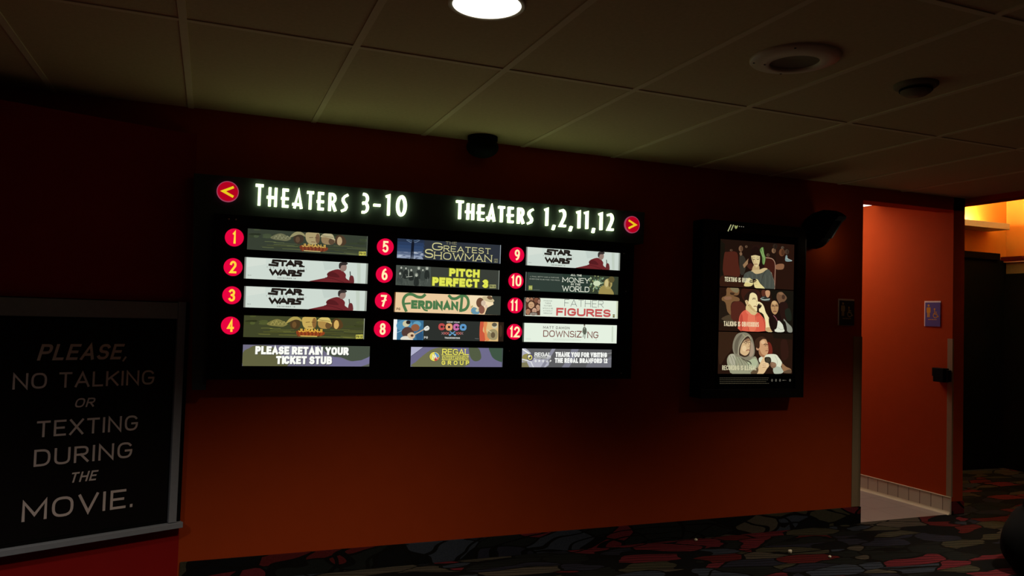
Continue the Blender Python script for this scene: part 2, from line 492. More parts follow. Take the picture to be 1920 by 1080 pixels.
class Art:
    """flat artwork: shapes in design coordinates of a picture quad, laid on a rectangle of a frame"""
    def __init__(self, frame, rect, quad, w0=0.0, dw=3e-5):
        self.mb = MB(frame); self.rect = rect; self.q = quad; self.w = w0; self.dw = dw; self.rs = random.Random(3)

    def map(self, p):
        (tl, tr, br, bl) = self.q
        x, y = p
        u = 0.5; v = 0.5
        for _ in range(6):
            xl = tl[0] + (bl[0] - tl[0]) * (1 - v); xr = tr[0] + (br[0] - tr[0]) * (1 - v)
            u = (x - xl) / (xr - xl)
            yt = tl[1] + (tr[1] - tl[1]) * u; yb = bl[1] + (br[1] - bl[1]) * u
            v = (yb - y) / (yb - yt)
        x0, x1, z0, z1 = self.rect
        return (x0 + u * (x1 - x0), z0 + v * (z1 - z0))

    def clampm(self, p):
        u, v = self.map(p); x0, x1, z0, z1 = self.rect
        return (min(max(u, x0), x1), min(max(v, z0), z1))

    def raw(self, pts, col):
        self.w += self.dw
        self.mb.face([(a, b, self.w) for a, b in pts], col)

    def poly(self, pts, col):
        self.raw([self.clampm(p) for p in pts], col)

    def blob(self, pts, col, sub=3):
        """closed smooth outline through the points"""
        n = len(pts); out = []
        for i in range(n):
            p0, p1, p2, p3 = (Vector(pts[(i + k) % n]) for k in (-1, 0, 1, 2))
            for j in range(sub):
                t = j / sub
                out.append(tuple(0.5 * (2 * p1 + (p2 - p0) * t + (2 * p0 - 5 * p1 + 4 * p2 - p3) * t * t + (3 * p1 - p0 - 3 * p2 + p3) * t ** 3)))
        self.poly(out, col)

    def ell(self, cx, cy, rx, ry, col, seg=18, rot=0.0):
        c, s = math.cos(rot), math.sin(rot)
        self.poly([(cx + rx * math.cos(a) * c - ry * math.sin(a) * s, cy + rx * math.cos(a) * s + ry * math.sin(a) * c) for a in [2 * PI * k / seg for k in range(seg)]], col)

    def clip(self, q):
        x0, x1, z0, z1 = self.rect
        if all(p[0] <= x0 for p in q) or all(p[0] >= x1 for p in q) or all(p[1] <= z0 for p in q) or all(p[1] >= z1 for p in q):
            return None
        return [(min(max(a, x0), x1), min(max(b, z0), z1)) for a, b in q]

    def rect_full(self, col):
        x0, x1, z0, z1 = self.rect
        self.raw([(x0, z0), (x1, z0), (x1, z1), (x0, z1)], col)

    def line(self, pts, t, col):
        self.w += self.dw
        for q in strip([self.map(p) for p in pts], t):
            q = self.clip(q)
            if q: self.mb.face([(a, b, self.w) for a, b in q], col)

    def curve(self, pts, t, col, sub=4):
        out = []
        n = len(pts)
        for i in range(n - 1):
            p0 = Vector(pts[max(i - 1, 0)]); p1 = Vector(pts[i]); p2 = Vector(pts[i + 1]); p3 = Vector(pts[min(i + 2, n - 1)])
            for j in range(sub):
                s = j / sub
                out.append(tuple(0.5 * (2 * p1 + (p2 - p0) * s + (2 * p0 - 5 * p1 + 4 * p2 - p3) * s * s + (3 * p1 - p0 - 3 * p2 + p3) * s ** 3)))
        out.append(pts[-1])
        self.line(out, t, col)

    def text(self, s, tl, br, t, col, mb=None, **kw):
        a = self.map(tl); b = self.map(br)
        self.w += self.dw
        tgt = mb or self.mb
        W = b[0] - a[0]; H = a[1] - b[1]
        for q in text_quads(s, W, H, t, **kw):
            tgt.face([(a[0] + x, b[1] + y, self.w) for x, y in q], col)


# ================================================================== SETTING
# floor
mb = MB(); mb.box(-3.5, 8.2, -2.5, 4.232, -0.06, 0.0); mb.box(5.28, 8.2, 4.232, 5.75, -0.06, 0.0)
mb.box(-3.5, 4.37, 4.232, 4.40, -0.06, 0.0)
struct('floor', mb, M['carpet'], 'dark carpet patterned in red, slate and olive shards', 'floor')
mb = MB(); mb.box(4.37, 5.28, 4.232, 7.2, -0.06, 0.0)
struct('floor_corridor', mb, M['floor_tile'], 'grey tiled floor of the lit corridor', 'floor')
# ceiling slab and its grid
mb = MB(); mb.box(-3.5, 5.40, -2.5, 4.40, CEIL, CEIL + 0.05)
struct('ceiling', mb, M['tile'], 'dim suspended ceiling of long mineral tiles', 'ceiling')
mb = MB()
for k in range(-5, 9):
    x = -0.130 + 0.6096 * k
    mb.box(x - 0.0135, x + 0.0135, -2.5, WALL, CEIL - 0.005, CEIL + 0.001)
for y in (2.926, 1.707, 0.488, -0.731):
    mb.box(-3.5, 5.40, y - 0.012, y + 0.012, CEIL - 0.0045, CEIL + 0.001)
struct('trim_1', mb, M['tbar'], 'pale metal grid bars of the suspended ceiling', 'ceiling grid')
# main wall with the opening to the corridor
mb = MB(); mb.box(-3.5, 4.37, WALL, WALL + 0.15, 0, CEIL); mb.box(4.37, 5.40, WALL, WALL + 0.15, 2.315, CEIL + 0.05)
struct('wall_back', mb, M['orange'], 'orange main wall carrying the lit marquee sign', 'wall')
# divider between corridor and hall, seen on its corridor face and its end
mb = MB(); mb.box(5.28, 5.40, WALL, 7.2, 0, 2.46)
struct('wall_right', mb, M['orange'], 'bright orange corridor wall with the blue restroom sign', 'wall')
mb = MB(); mb.box(4.22, 4.37, WALL + 0.15, 7.2, 0, 2.46); mb.box(4.22, 5.40, 7.2, 7.3, 0, 2.46)
struct('wall_corridor', mb, M['orange'])
mb = MB(); mb.box(4.22, 5.40, WALL + 0.15, 7.3, 2.46, 2.52)
struct('ceiling_corridor', mb, M['white'])
# soffit edge of the low ceiling towards the hall
mb = MB(); mb.box(5.40, 5.54, -2.5, WALL + 0.15, 2.372, 3.3); mb.box(5.40, 5.54, WALL + 0.15, 5.75, 2.52, 3.3)
struct('trim_2', mb, M['orange'], 'soffit edge where the low ceiling ends', 'soffit')
# hall beyond
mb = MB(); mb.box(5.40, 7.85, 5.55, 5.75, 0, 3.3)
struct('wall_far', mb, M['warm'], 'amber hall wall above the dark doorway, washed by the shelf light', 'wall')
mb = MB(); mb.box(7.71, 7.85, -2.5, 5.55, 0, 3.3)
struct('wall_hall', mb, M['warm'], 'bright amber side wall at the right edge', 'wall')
mb = MB(); mb.box(5.40, 7.85, -2.5, 5.75, 3.3, 3.36)
struct('ceiling_hall', mb, M['white'])
# carpet wall base
mb = MB(); mb.box(-0.085, 4.375, WALL - 0.012, WALL, 0, 0.118, ch=0.002); mb.box(5.279, 5.404, WALL - 0.012, WALL, 0, 0.097)
struct('baseboard_back', mb, M['carpet'], 'dark carpet strip along the foot of the orange wall', 'baseboard')
# tiled cove base in the corridor
mb = MB(); mb.box(5.266, 5.28, WALL - 0.004, 7.2, 0.0, 0.128, ch=0.002)
bb = struct('baseboard_right', mb, M['base_tile'], 'beige tiled base along the corridor wall', 'baseboard')
mb = MB()
prof = [(0.0, 0.022), (-0.004, 0.012), (-0.012, 0.004), (-0.022, 0.0), (0.0, 0.0)]
vs = [(5.266 + a, y, z) for y in (WALL - 0.004, 7.2) for a, z in prof]
mb.mesh(vs, [(i, (i + 1) % 5, 5 + (i + 1) % 5, 5 + i) for i in range(5)] + [(0, 1, 2, 3, 4), (5, 6, 7, 8, 9)])
tag(mb.build('cove', M['cream'], bb))
mb = MB(); mb.box(5.262, 5.28, WALL - 0.003, 7.2, 0.126, 0.131)
tag(mb.build('cap', M['cream'], bb))

# partition wall on the left, angled towards the viewer
PART = Frame((-0.095, WALL, 0), (0.92993, 0.36774, 0))
mb = MB(PART)
def pbox(mb, u0, u1, w0, w1, v0, v1, ch=0.0, col=None):
    mb.box(u0, u1, v0, v1, w0, w1, col=col, ch=ch)
pbox(mb, -2.3, 0.0, -0.10, 0.0, 0.0, 2.275)
struct('wall_left', mb, M['red'], 'dark red angled wall holding the framed notice', 'wall')

# dark doorways of the hall
d1 = MB(); d1.box(5.42, 7.64, 5.50, 5.55, 0.0, 2.122)
door = struct('door_1', d1, M['matblack'], 'black doors at the end of the hall', 'door')
mb = MB(); mb.box(5.42, 7.515, 5.47, 5.55, 2.122, 2.191, ch=0.004)
tag(mb.build('header', M['matblack'], door))
mb = MB(); mb.box(6.44, 6.46, 5.492, 5.50, 0.02, 2.10)
tag(mb.build('seam', M['black'], door))
for x in (6.36, 6.54):
    mb = MB(); mb.box(x - 0.012, x + 0.012, 5.44, 5.465, 0.85, 1.25, ch=0.006); mb.box(x - 0.01, x + 0.01, 5.46, 5.50, 0.87, 0.90); mb.box(x - 0.01, x + 0.01, 5.46, 5.50, 1.20, 1.23)
    tag(mb.build('handle', M['black'], door))
d2 = MB(); d2.box(7.62, 7.71, 1.0, 5.51, 0.0, 1.988)
door2 = struct('door_2', d2, M['matblack'], 'black doorway in the hall side wall', 'door')
mb = MB(); mb.box(7.62, 7.71, 1.0, 5.48, 1.988, 2.104)
tag(mb.build('transom', M['olive'], door2))
mb = MB(); mb.box(7.60, 7.71, 1.0, 5.53, 2.104, 2.112)
tag(mb.build('edge_strip', M['cream'], door2))
mb = MB(); mb.box(7.60, 7.71, 1.0, 5.531, 2.112, 2.163, ch=0.003)
tag(mb.build('ledge', M['dark_red'], door2))

# corner guards
t = MB(); t.box(4.294, 4.358, WALL - 0.004, WALL, 0.12, 1.328, ch=0.0015); t.box(4.366, 4.374, WALL - 0.004, WALL + 0.05, 0.12, 1.328, ch=0.0015); t.box(4.354, 4.374, WALL - 0.004, WALL - 0.001, 0.12, 1.328)
tag(t.build('corner_guard', M['guard']), 'taupe vinyl corner guard at the right end of the orange wall', 'corner guard', 'corner guards')
t = MB(); t.box(5.276, 5.28, WALL - 0.002, WALL + 0.04, 0.132, 1.328, ch=0.0012); t.box(5.276, 5.29, WALL - 0.004, WALL - 0.0005, 0.132, 1.328)
tag(t.build('corner_guard', M['guard']), 'thin corner guard on the corridor wall below the blue sign', 'corner guard', 'corner guards')

# ================================================================== MARQUEE SIGN
FW = Frame((0, WALL, 0))      # u along the main wall, v height, w out of the wall
sign = thing('marquee_sign', 'large black lit marquee with glowing letters and numbered red discs', 'sign', (1.2, WALL, 0.987))
HBW = 0.10      # face of the header board, out from the wall
CBW = 0.137     # face of the cabinet
mb = MB(FW)
mb.prism([(-0.10, 2.062), (2.49, 2.068), (2.485, 1.872), (0.0, 1.872), (0.0, 0.987), (-0.064, 0.987)], 0.0, HBW)
mb.build('header_board', M['slate'], sign)
mb = MB(FW)
mb.box(0.0, 2.40, 1.040, 1.868, 0.0, CBW, ch=0.004)
mb.build('cabinet', M['cabinet'], sign)
for x, z in ((1.628 + .70, 1.800), (1.628 + .72, 1.570), (1.600, 1.200), (0.072, 1.842), (0.105, 1.842), (2.33, 1.075)):
    mb = MB(FW); mb.lathe((x, z, CBW), [(0.0045, 0), (0.0045, 0.002), (0.003, 0.0035), (0.0, 0.004)], axis=(0, 0, 1), seg=12)
    mb.build('screw', M['chrome'], sign)


def letter(ch, u0, u1, v0, v1, t, custom=None, name='letter'):
    mb = MB(FW)
    qs = []
    if custom:
        for pl in custom:
            qs += strip([(u0 + t / 2 + px * (u1 - u0 - t), v0 + t / 2 + py * (v1 - v0 - t)) for px, py in pl], t)
    else:
        qs = glyph_quads(ch, u0, u1 - u0, v0, v1 - v0, t)
    e = 0
    for q in qs:
        # each stroke a raised solid block; tiny step so that overlapping faces do not coincide
        mb.prism(q, HBW, HBW + 0.020 + e * 0.00004); e += 1
    return mb.build(name, M['letter'], sign)


DECO = {
    'T': [[(0, 1), (1, 1)], [(.52, 1), (.52, 0)]],
    'H': [[(.22, 0), (.22, 1)], [(1, 0), (1, 1)], [(0, .47), (1, .47)]],
    'E': [[(.95, 1), (.22, 1), (.22, 0), (1, 0)], [(0, .47), (1, .47)]],
    'A': [[(.15, 0), (.62, 1), (1, 0)], [(0, .16), (.8, .16)]],
    'R': [[(.08, 0), (.08, 1), (.5, 1)] + arc(.5, .74, .45, .26, 90, -90, 8) + [(.3, .48)], [(.5, .48), (1, 0)]],
    'S': [[(1, 1), (.55, .93), (.15, .8), (.1, .66), (.4, .5), (.85, .36), (.95, .22), (.7, .08), (.05, 0)]],
    '3': [arc(.3, .76, .62, .24, 95, -60, 8) + [(.2, .5)], [(.2, .52)] + arc(.25, .27, .75, .27, 70, -100, 8)],
    '-': [[(0, .45), (1, .45)]],
    '1': [[(0, .96), (.55, 1), (.55, 0)]],
    '0': [arc(.5, .5, .5, .5, 90, 450, 22)],
    '2': [[(.05, .95)] + arc(.35, .72, .62, .28, 80, -20, 8) + [(.75, .45), (.05, 0), (1, 0)]],
    ',': [[(.7, .9), (.2, 0)]],
}
Z0 = 1.925
line1 = [('T', .193, .232, 2.034), ('H', .249, .300, 2.022), ('E', .320, .358, 2.022), ('A', .377, .428, 2.024), ('T', .449, .484, 2.020), ('E', .500, .537, 2.020), ('R', .558, .602, 2.020), ('S', .627, .662, 2.021),
         ('3', .734, .774, 2.035), ('-', .799, .836, 2.035), ('1', .865, .896, 2.039), ('0', .923, .980, 2.040)]
line2 = [('T', 1.264, 1.306, 2.040), ('H', 1.319, 1.370, 2.028), ('E', 1.387, 1.431, 2.028), ('A', 1.445, 1.498, 2.030), ('T', 1.517, 1.555, 2.028), ('E', 1.570, 1.610, 2.028), ('R', 1.633, 1.677, 2.028), ('S', 1.698, 1.733, 2.028),
         ('1', 1.807, 1.835, 2.041), (',', 1.856, 1.878, 1.945), ('2', 1.902, 1.944, 2.042), (',', 1.967, 1.990, 1.945), ('1', 2.016, 2.047, 2.042), ('1', 2.068, 2.100, 2.042), (',', 2.120, 2.140, 1.945), ('1', 2.165, 2.195, 2.042), ('2', 2.222, 2.264, 2.042)]
for ln, zb in ((line1, 1.925), (line2, 1.936)):
    for ch, a, b, top in ln:
        bot = zb if ch != ',' else 1.915
        letter(ch, a, b, bot, top, 0.0130 if ch not in '0' else 0.0155, DECO[ch], 'digit' if ch.isdigit() else ('letter' if ch.isalpha() else ('comma' if ch == ',' else 'hyphen')))


# numbered discs
def number_disc(n, u, v, yellow):
    mb = MB(FW)
    mb.lathe((u, v, CBW), [(0.0445, 0.0), (0.0445, 0.010), (0.043, 0.013), (0.0, 0.0132)], axis=(0, 0, 1), seg=40, smooth=False)
    d = mb.build('number_disc', M['disc'], sign)
    mb = MB(FW)
    s = str(n); H = 0.062; t = 0.0105
    if len(s) == 1:
        W = 0.032 if s != '1' else 0.016
        cells = [(s, u - W / 2, W)]
    else:
        cells = [(s[0], u - 0.031, 0.018), (s[1], u - 0.006, 0.036 if s[1] != '1' else 0.018)]
    e = 0
    for ch, x0, W in cells:
        for q in glyph_quads(ch, x0, W, v - H / 2, H, t):
            mb.face([(a, b, CBW + 0.0136 + e * 2e-5) for a, b in q]); e += 1
        if ch == '7':
            for q in strip([(x0 + .008, v - .002), (x0 + .028, v + .004)], .007):
                mb.face([(a, b, CBW + 0.0138) for a, b in q])
    mb.build('numeral', M['numeral_y'] if yellow else M['numeral_w'], d)


rows_disc = (1.7505, 1.602, 1.461, 1.310)
for c, u in enumerate((0.101, 0.8645, 1.6255)):
    for r, v in enumerate(rows_disc):
        number_disc(1 + c * 4 + r, u, v, c == 0)


def arrow_disc(u, v, right):
    mb = MB(FW)
    mb.lathe((u, v, HBW), [(0.049, 0.0), (0.049, 0.012), (0.0, 0.0122)], axis=(0, 0, 1), seg=44, smooth=False)
    d = mb.build('arrow_disc', M['arrow_disc'], sign)
    mb = MB(FW)
    mb.lathe((u, v, HBW), [(0.049, 0.0), (0.0525, 0.0), (0.0525, 0.011), (0.051, 0.0135), (0.0485, 0.0135), (0.0485, 0.012)], axis=(0, 0, 1), seg=44)
    mb.build('rim', M['arrow_rim'], d)
    mb = MB(FW)
    s = -1 if right else 1
    for i, q in enumerate(strip([(u + s * .022, v + .022), (u - s * .022, v), (u + s * .022, v - .022)], .0125)):
        mb.face([(a, b, HBW + 0.0128 + i * 2e-5) for a, b in q])
    mb.build('arrow', M['arrow'], d)


arrow_disc(0.061, 1.983, False)
arrow_disc(2.397, 1.984, True)

# ================================================================== FILM TITLE STRIPS
STRIPS = 'title strips in the lit marquee'


def title_strip(rect, quad, label, draw, edge=None):
    fr = Frame((0, WALL - CBW, 0))
    x0, x1, z0, z1 = rect
    mb = MB(fr); mb.box(x0 - 0.003, x1 + 0.003, z0 - 0.003, z1 + 0.003, 0.0, 0.0025)
    o = tag(mb.build('title_strip', M['cabinet']), label, 'sign strip', STRIPS)
    a = Art(fr, rect, quad, 0.0027)
    txt = MB(fr)
    draw(a, txt)
    if edge:
        a.raw([(x1 - 0.003, z0), (x1, z0), (x1, z1), (x1 - 0.003, z1)], edge)
    a.mb.build('film', M['print'], o, recalc=False)
    if txt.f:
        txt.build('lettering', M['print'], o, recalc=False)
    return o


def rating(a, m, s, tl, br, back=(196, 190, 70), fore=(40, 40, 20)):
    a.poly([tl, (br[0], tl[1]), br, (tl[0], br[1])], back)
    dx = (br[0] - tl[0]) * .1; dy = (br[1] - tl[1]) * .2
    a.text(s, (tl[0] + dx, tl[1] + dy), (br[0] - dx, br[1] - dy), .2, fore, m)


def art_jungle(warm):
    def draw(a, m):
        k = 1.0 + 0.18 * warm
        def c(r, g, b): return (min(255, r * k), min(255, g * (1 + .1 * warm)), b * (1 - .25 * warm))
        a.rect_full(c(54, 62, 48))
        for _ in range(26):      # foliage patches
            x = a.rs.uniform(190, 1820); y = 70 + (x - 180) * .063 + a.rs.uniform(0, 110)
            s = a.rs.uniform(.7, 1.25)
            a.ell(x, y, a.rs.uniform(30, 90), a.rs.uniform(8, 26), c(56 * s, 66 * s, 44 * s), 10)
        a.blob([(480, 190), (540, 150), (620, 130), (700, 160), (760, 200), (700, 235), (600, 225), (530, 215)], c(112, 112, 78))
        for i in range(9):
            x = 510 + i * 26
            a.curve([(x, 200), (x + 20, 150 + (i % 3) * 14), (x + 46, 205)], .0016, c(160, 158, 118) if i % 2 else c(80, 88, 60))
        for _ in range(42):      # water streaks
            x = a.rs.uniform(420, 1800); y = 250 + (x - 180) * .063 + a.rs.uniform(-30, 80); l = a.rs.uniform(60, 190); s = a.rs.uniform(.6, 1.35)
            a.curve([(x - l, y - l * .06), (x, y + a.rs.uniform(-5, 5)), (x + l, y + l * .06)], .0018, c(84 * s, 92 * s, 52 * s), 3)
        # four plain hatted and bare heads rising from the water
        a.ell(862, 205, 72, 72, c(66, 52, 38)); a.ell(850, 215, 30, 42, c(96, 72, 50))
        a.blob([(735, 190), (790, 125), (865, 100), (935, 135), (952, 175), (900, 150), (850, 148), (790, 172)], c(150, 142, 96))
        a.blob([(965, 120), (1060, 105), (1140, 122), (1155, 190), (1130, 265), (1050, 285), (985, 255), (958, 190)], c(172, 154, 104))
        a.ell(1125, 200, 30, 70, c(120, 90, 60))
        a.line([(1010, 188), (1060, 185)], .003, c(96, 72, 50)); a.line([(1090, 188), (1125, 192)], .003, c(90, 66, 46)); a.line([(1040, 246), (1090, 250)], .003, c(110, 76, 54))
        a.blob([(1180, 180), (1260, 175), (1340, 200), (1370, 240), (1330, 280), (1240, 280), (1185, 250)], c(150, 124, 84))
        a.ell(1320, 240, 42, 45, c(92, 70, 50))
        a.blob([(1165, 178), (1195, 140), (1260, 120), (1335, 145), (1360, 200), (1385, 235), (1320, 205), (1240, 180)], c(184, 172, 128))
        a.line([(1190, 160), (1340, 185)], .003, c(120, 105, 70))
        a.blob([(1370, 250), (1385, 170), (1440, 150), (1500, 180), (1530, 260), (1470, 300), (1400, 285)], c(76, 56, 38))
        a.blob([(1400, 215), (1425, 175), (1460, 190), (1470, 250), (1440, 292), (1405, 275)], c(184, 156, 112))
        a.blob([(885, 345), (910, 290), (1240, 315), (1245, 372), (1060, 384), (930, 372)], c(126, 56, 30))
        for i in range(14):
            x = 895 + i * 25
            a.curve([(x, 325), (x + 6, 350), (x - 3, 376)], .003, c(150, 66, 34) if i % 2 else c(96, 40, 26), 2)
        a.text('JUMANJI', (908, 268), (1238, 332), .24, c(206, 170, 72), m, gap=.1)
        a.poly([(935, 362), (1165, 376), (1165, 388), (935, 374)], c(190, 176, 110))
        rating(a, m, 'PG-13', (1712, 378), (1815, 432))
    return draw


def art_space(a, m):
    a.rect_full((204, 217, 206))
    a.poly([(130, 455), (162, 455), (150, 765), (120, 765)], (120, 122, 114))
    a.poly([(1828, 545), (1860, 548), (1850, 835), (1815, 830)], (146, 156, 144))
    a.poly([(170, 470), (420, 478), (420, 560), (170, 600)], (212, 222, 210)); a.poly([(1200, 520), (1440, 530), (1440, 620), (1230, 640)], (194, 208, 198)); a.poly([(1690, 545), (1745, 545), (1745, 820), (1700, 820)], (192, 206, 190))
    # plain red drape with a bare oval: a generic stand-in for the printed figure
    a.blob([(1010, 800), (1130, 770), (1260, 738), (1262, 690), (1310, 655), (1410, 628), (1480, 650), (1530, 700), (1530, 750), (1585, 790), (1600, 826), (1300, 815)], (116, 34, 38))
    a.blob([(1265, 690), (1330, 665), (1400, 690), (1440, 740), (1340, 735), (1270, 720)], (92, 26, 30))
    a.curve([(1240, 745), (1350, 760), (1500, 810)], .003, (84, 24, 28))
    a.blob([(1580, 822), (1582, 745), (1600, 715), (1640, 730), (1648, 822)], (108, 40, 42))
    a.line([(1592, 665), (1596, 712)], .005, (60, 62, 62))
    a.ell(1492, 598, 52, 62, (150, 122, 110)); a.blob([(1430, 570), (1450, 535), (1520, 530), (1560, 545), (1535, 570), (1470, 575), (1450, 620), (1434, 612)], (52, 44, 42))
    ink = (34, 27, 22)
    # broad black title, two lines
    for ch, tl, br in (('T', (588, 497), (704, 592)), ('A', (690, 498), (812, 596)), ('R', (806, 502), (922, 598))):
        a.text(ch, tl, br, .33, ink, m)
    a.line([(610, 510), (520, 506), (512, 536), (578, 546), (572, 578), (470, 568)], .0112, ink)
    a.line([(880, 590), (938, 592)], .0075, ink)
    for ch, tl, br in (('W', (464, 622), (630, 716)), ('A', (604, 628), (724, 722)), ('R', (718, 634), (832, 728))):
        a.text(ch, tl, br, .33, ink, m)
    a.line([(932, 652), (862, 650), (850, 676), (896, 690), (890, 716), (780, 716)], .0112, ink)
    a.text('THE LAST JEDI', (430, 592), (975, 636), .14, (70, 66, 60), m, gap=1.1, space=1.2, wide=.7)
    a.text('DECEMBER 15', (575, 742), (824, 766), .24, (80, 74, 66), m, gap=.3)
    a.text('PG-13', (178, 706), (222, 722), .2, (130, 134, 126), m)


def art_showman(a, m):
    a.rect_full((44, 50, 60))
    bands = [((36, 50, 76)), (40, 60, 96), (44, 68, 108), (52, 74, 112), (92, 108, 138), (140, 154, 180)]
    for i, c in enumerate(bands):
        y = 58 + i * 50
        a.poly([(198, y), (585 - i * 6, y + 22), (600 - i * 4, y + 76), (198, y + 54)], c)
    for _ in range(26):
        x = a.rs.uniform(210, 570); y = a.rs.uniform(265, 375)
        a.ell(x, y, a.rs.uniform(14, 50), a.rs.uniform(3, 7), a.rs.choice([(70, 86, 120), (150, 164, 190), (190, 200, 214), (60, 72, 98)]), 8)
    a.curve([(330, 85), (380, 118), (420, 125), (470, 118), (520, 90)], .0016, (140, 165, 195))
    a.curve([(345, 78), (395, 100), (445, 100), (505, 82)], .0016, (110, 140, 175))
    a.line([(412, 128), (432, 128)], .006, (20, 24, 36)); a.ell(421, 96, 11, 14, (16, 20, 30))
    a.blob([(404, 120), (440, 120), (438, 215), (432, 372), (420, 372), (418, 250), (408, 372), (394, 372), (398, 215)], (18, 24, 38))
    col = (206, 200, 134); dim = (142, 136, 96)
    a.text('THE', (905, 104), (1072, 156), .13, dim, m, serif=True)
    a.text('G', (705, 120), (862, 246), .13, col, m, serif=True)
    a.text('REATEST', (876, 166), (1592, 296), .13, col, m, serif=True, gap=.16)
    a.text('S', (598, 218), (722, 360), .13, col, m)
    a.text('HOWMAN', (736, 262), (1612, 418), .12, col, m, serif=True, gap=.16)
    rating(a, m, 'PG', (1648, 366), (1705, 424), (120, 120, 92), (36, 40, 46))


def art_singers(a, m):
    a.rect_full((58, 62, 54))
    a.poly([(180, 460), (690, 488), (690, 790), (178, 762)], (72, 80, 72))
    for (x, y, r) in ((258, 500, 17), (325, 510, 15), (403, 535, 18), (512, 508, 19), (572, 535, 15), (632, 510, 20), (242, 588, 18), (478, 612, 20)):
        a.blob([(x - 34, y + 150), (x - 30, y + 50), (x, y + 22), (x + 30, y + 50), (x + 34, y + 150)], a.rs.choice([(46, 52, 48), (60, 68, 62), (38, 44, 40)]))
        a.ell(x, y - 4, r + 7, r + 12, (112, 120, 108) if r > 18 else (60, 66, 60)); a.ell(x, y + 2, r * .8, r * 1.05, (176, 182, 166))
    for _ in range(30):
        x = a.rs.uniform(190, 650); y = a.rs.uniform(590, 775)
        a.curve([(x, y), (x + a.rs.uniform(-14, 14), y + 25), (x + a.rs.uniform(-12, 12), y + 55)], .0012, a.rs.choice([(126, 134, 122), (96, 104, 94), (44, 50, 46)]), 2)
    a.line([(362, 530), (364, 625)], .003, (170, 176, 160)); a.line([(335, 640), (415, 632)], .003, (180, 186, 170))
    gl = (86, 92, 20); col = (226, 230, 66)
    a.text('PITCH', (955, 500), (1434, 658), .34, gl, m, gap=.02)
    a.text('PERFECT 3', (704, 632), (1570, 812), .34, gl, m, gap=.02)
    a.text('PITCH', (965, 508), (1425, 650), .30, col, m, gap=.08)
    a.text('PERFECT 3', (713, 640), (1560, 804), .30, col, m, gap=.08)
    rating(a, m, 'PG-13', (1580, 752), (1682, 806), (160, 160, 96), (44, 46, 30))


def art_peach(a, m):
    a.rect_full((238, 200, 150))
    a.poly([(150, 60), (166, 60), (160, 372), (150, 372)], (110, 62, 26))
    a.blob([(1270, 110), (1500, 118), (1640, 130), (1640, 260), (1500, 300), (1300, 280)], (246, 222, 176))
    a.poly([(1612, 120), (1760, 128), (1750, 412), (1500, 402), (1540, 300), (1640, 250)], (50, 56, 48))
    # plain brown, straw and blue shapes stand in for the printed animal
    a.ell(1430, 225, 62, 78, (112, 72, 48)); a.ell(1455, 330, 48, 62, (140, 86, 66)); a.ell(1480, 230, 36, 44, (214, 188, 160)); a.ell(1525, 280, 20, 28, (226, 196, 170))
    a.ell(1555, 172, 100, 36, (206, 186, 138), rot=.28); a.ell(1580, 150, 46, 26, (112, 84, 56), rot=.28)
    a.blob([(1290, 330), (1330, 290), (1390, 320), (1420, 390), (1310, 392)], (96, 150, 176)); a.ell(1385, 340, 26, 22, (200, 206, 170))
    for x, y in ((1295, 290), (1310, 275), (1300, 375), (1335, 310)):
        a.ell(x, y, 8, 10, (150, 160, 70))
    g = (72, 122, 70)
    a.curve([(585, 112), (545, 142), (480, 138), (410, 104), (345, 102), (296, 140), (276, 205), (286, 270), (318, 346)], .0158, g, 6)
    a.line([(300, 243), (372, 238)], .0105, g)
    for q, tl, br in (('ERDINAN', (392, 186), (1092, 338)),):
        a.text(q, tl, br, .31, g, m, gap=.05)
    a.curve([(560, 300), (590, 335), (625, 345)], .009, g)
    a.curve([(955, 124), (995, 160), (1060, 160), (1130, 122), (1190, 120), (1232, 160), (1248, 225), (1230, 290), (1190, 330), (1128, 342)], .0158, g, 6)
    a.line([(1148, 135), (1132, 342)], .0158, g)
    a.text('PG', (182, 304), (236, 342), .2, (70, 50, 14), m)


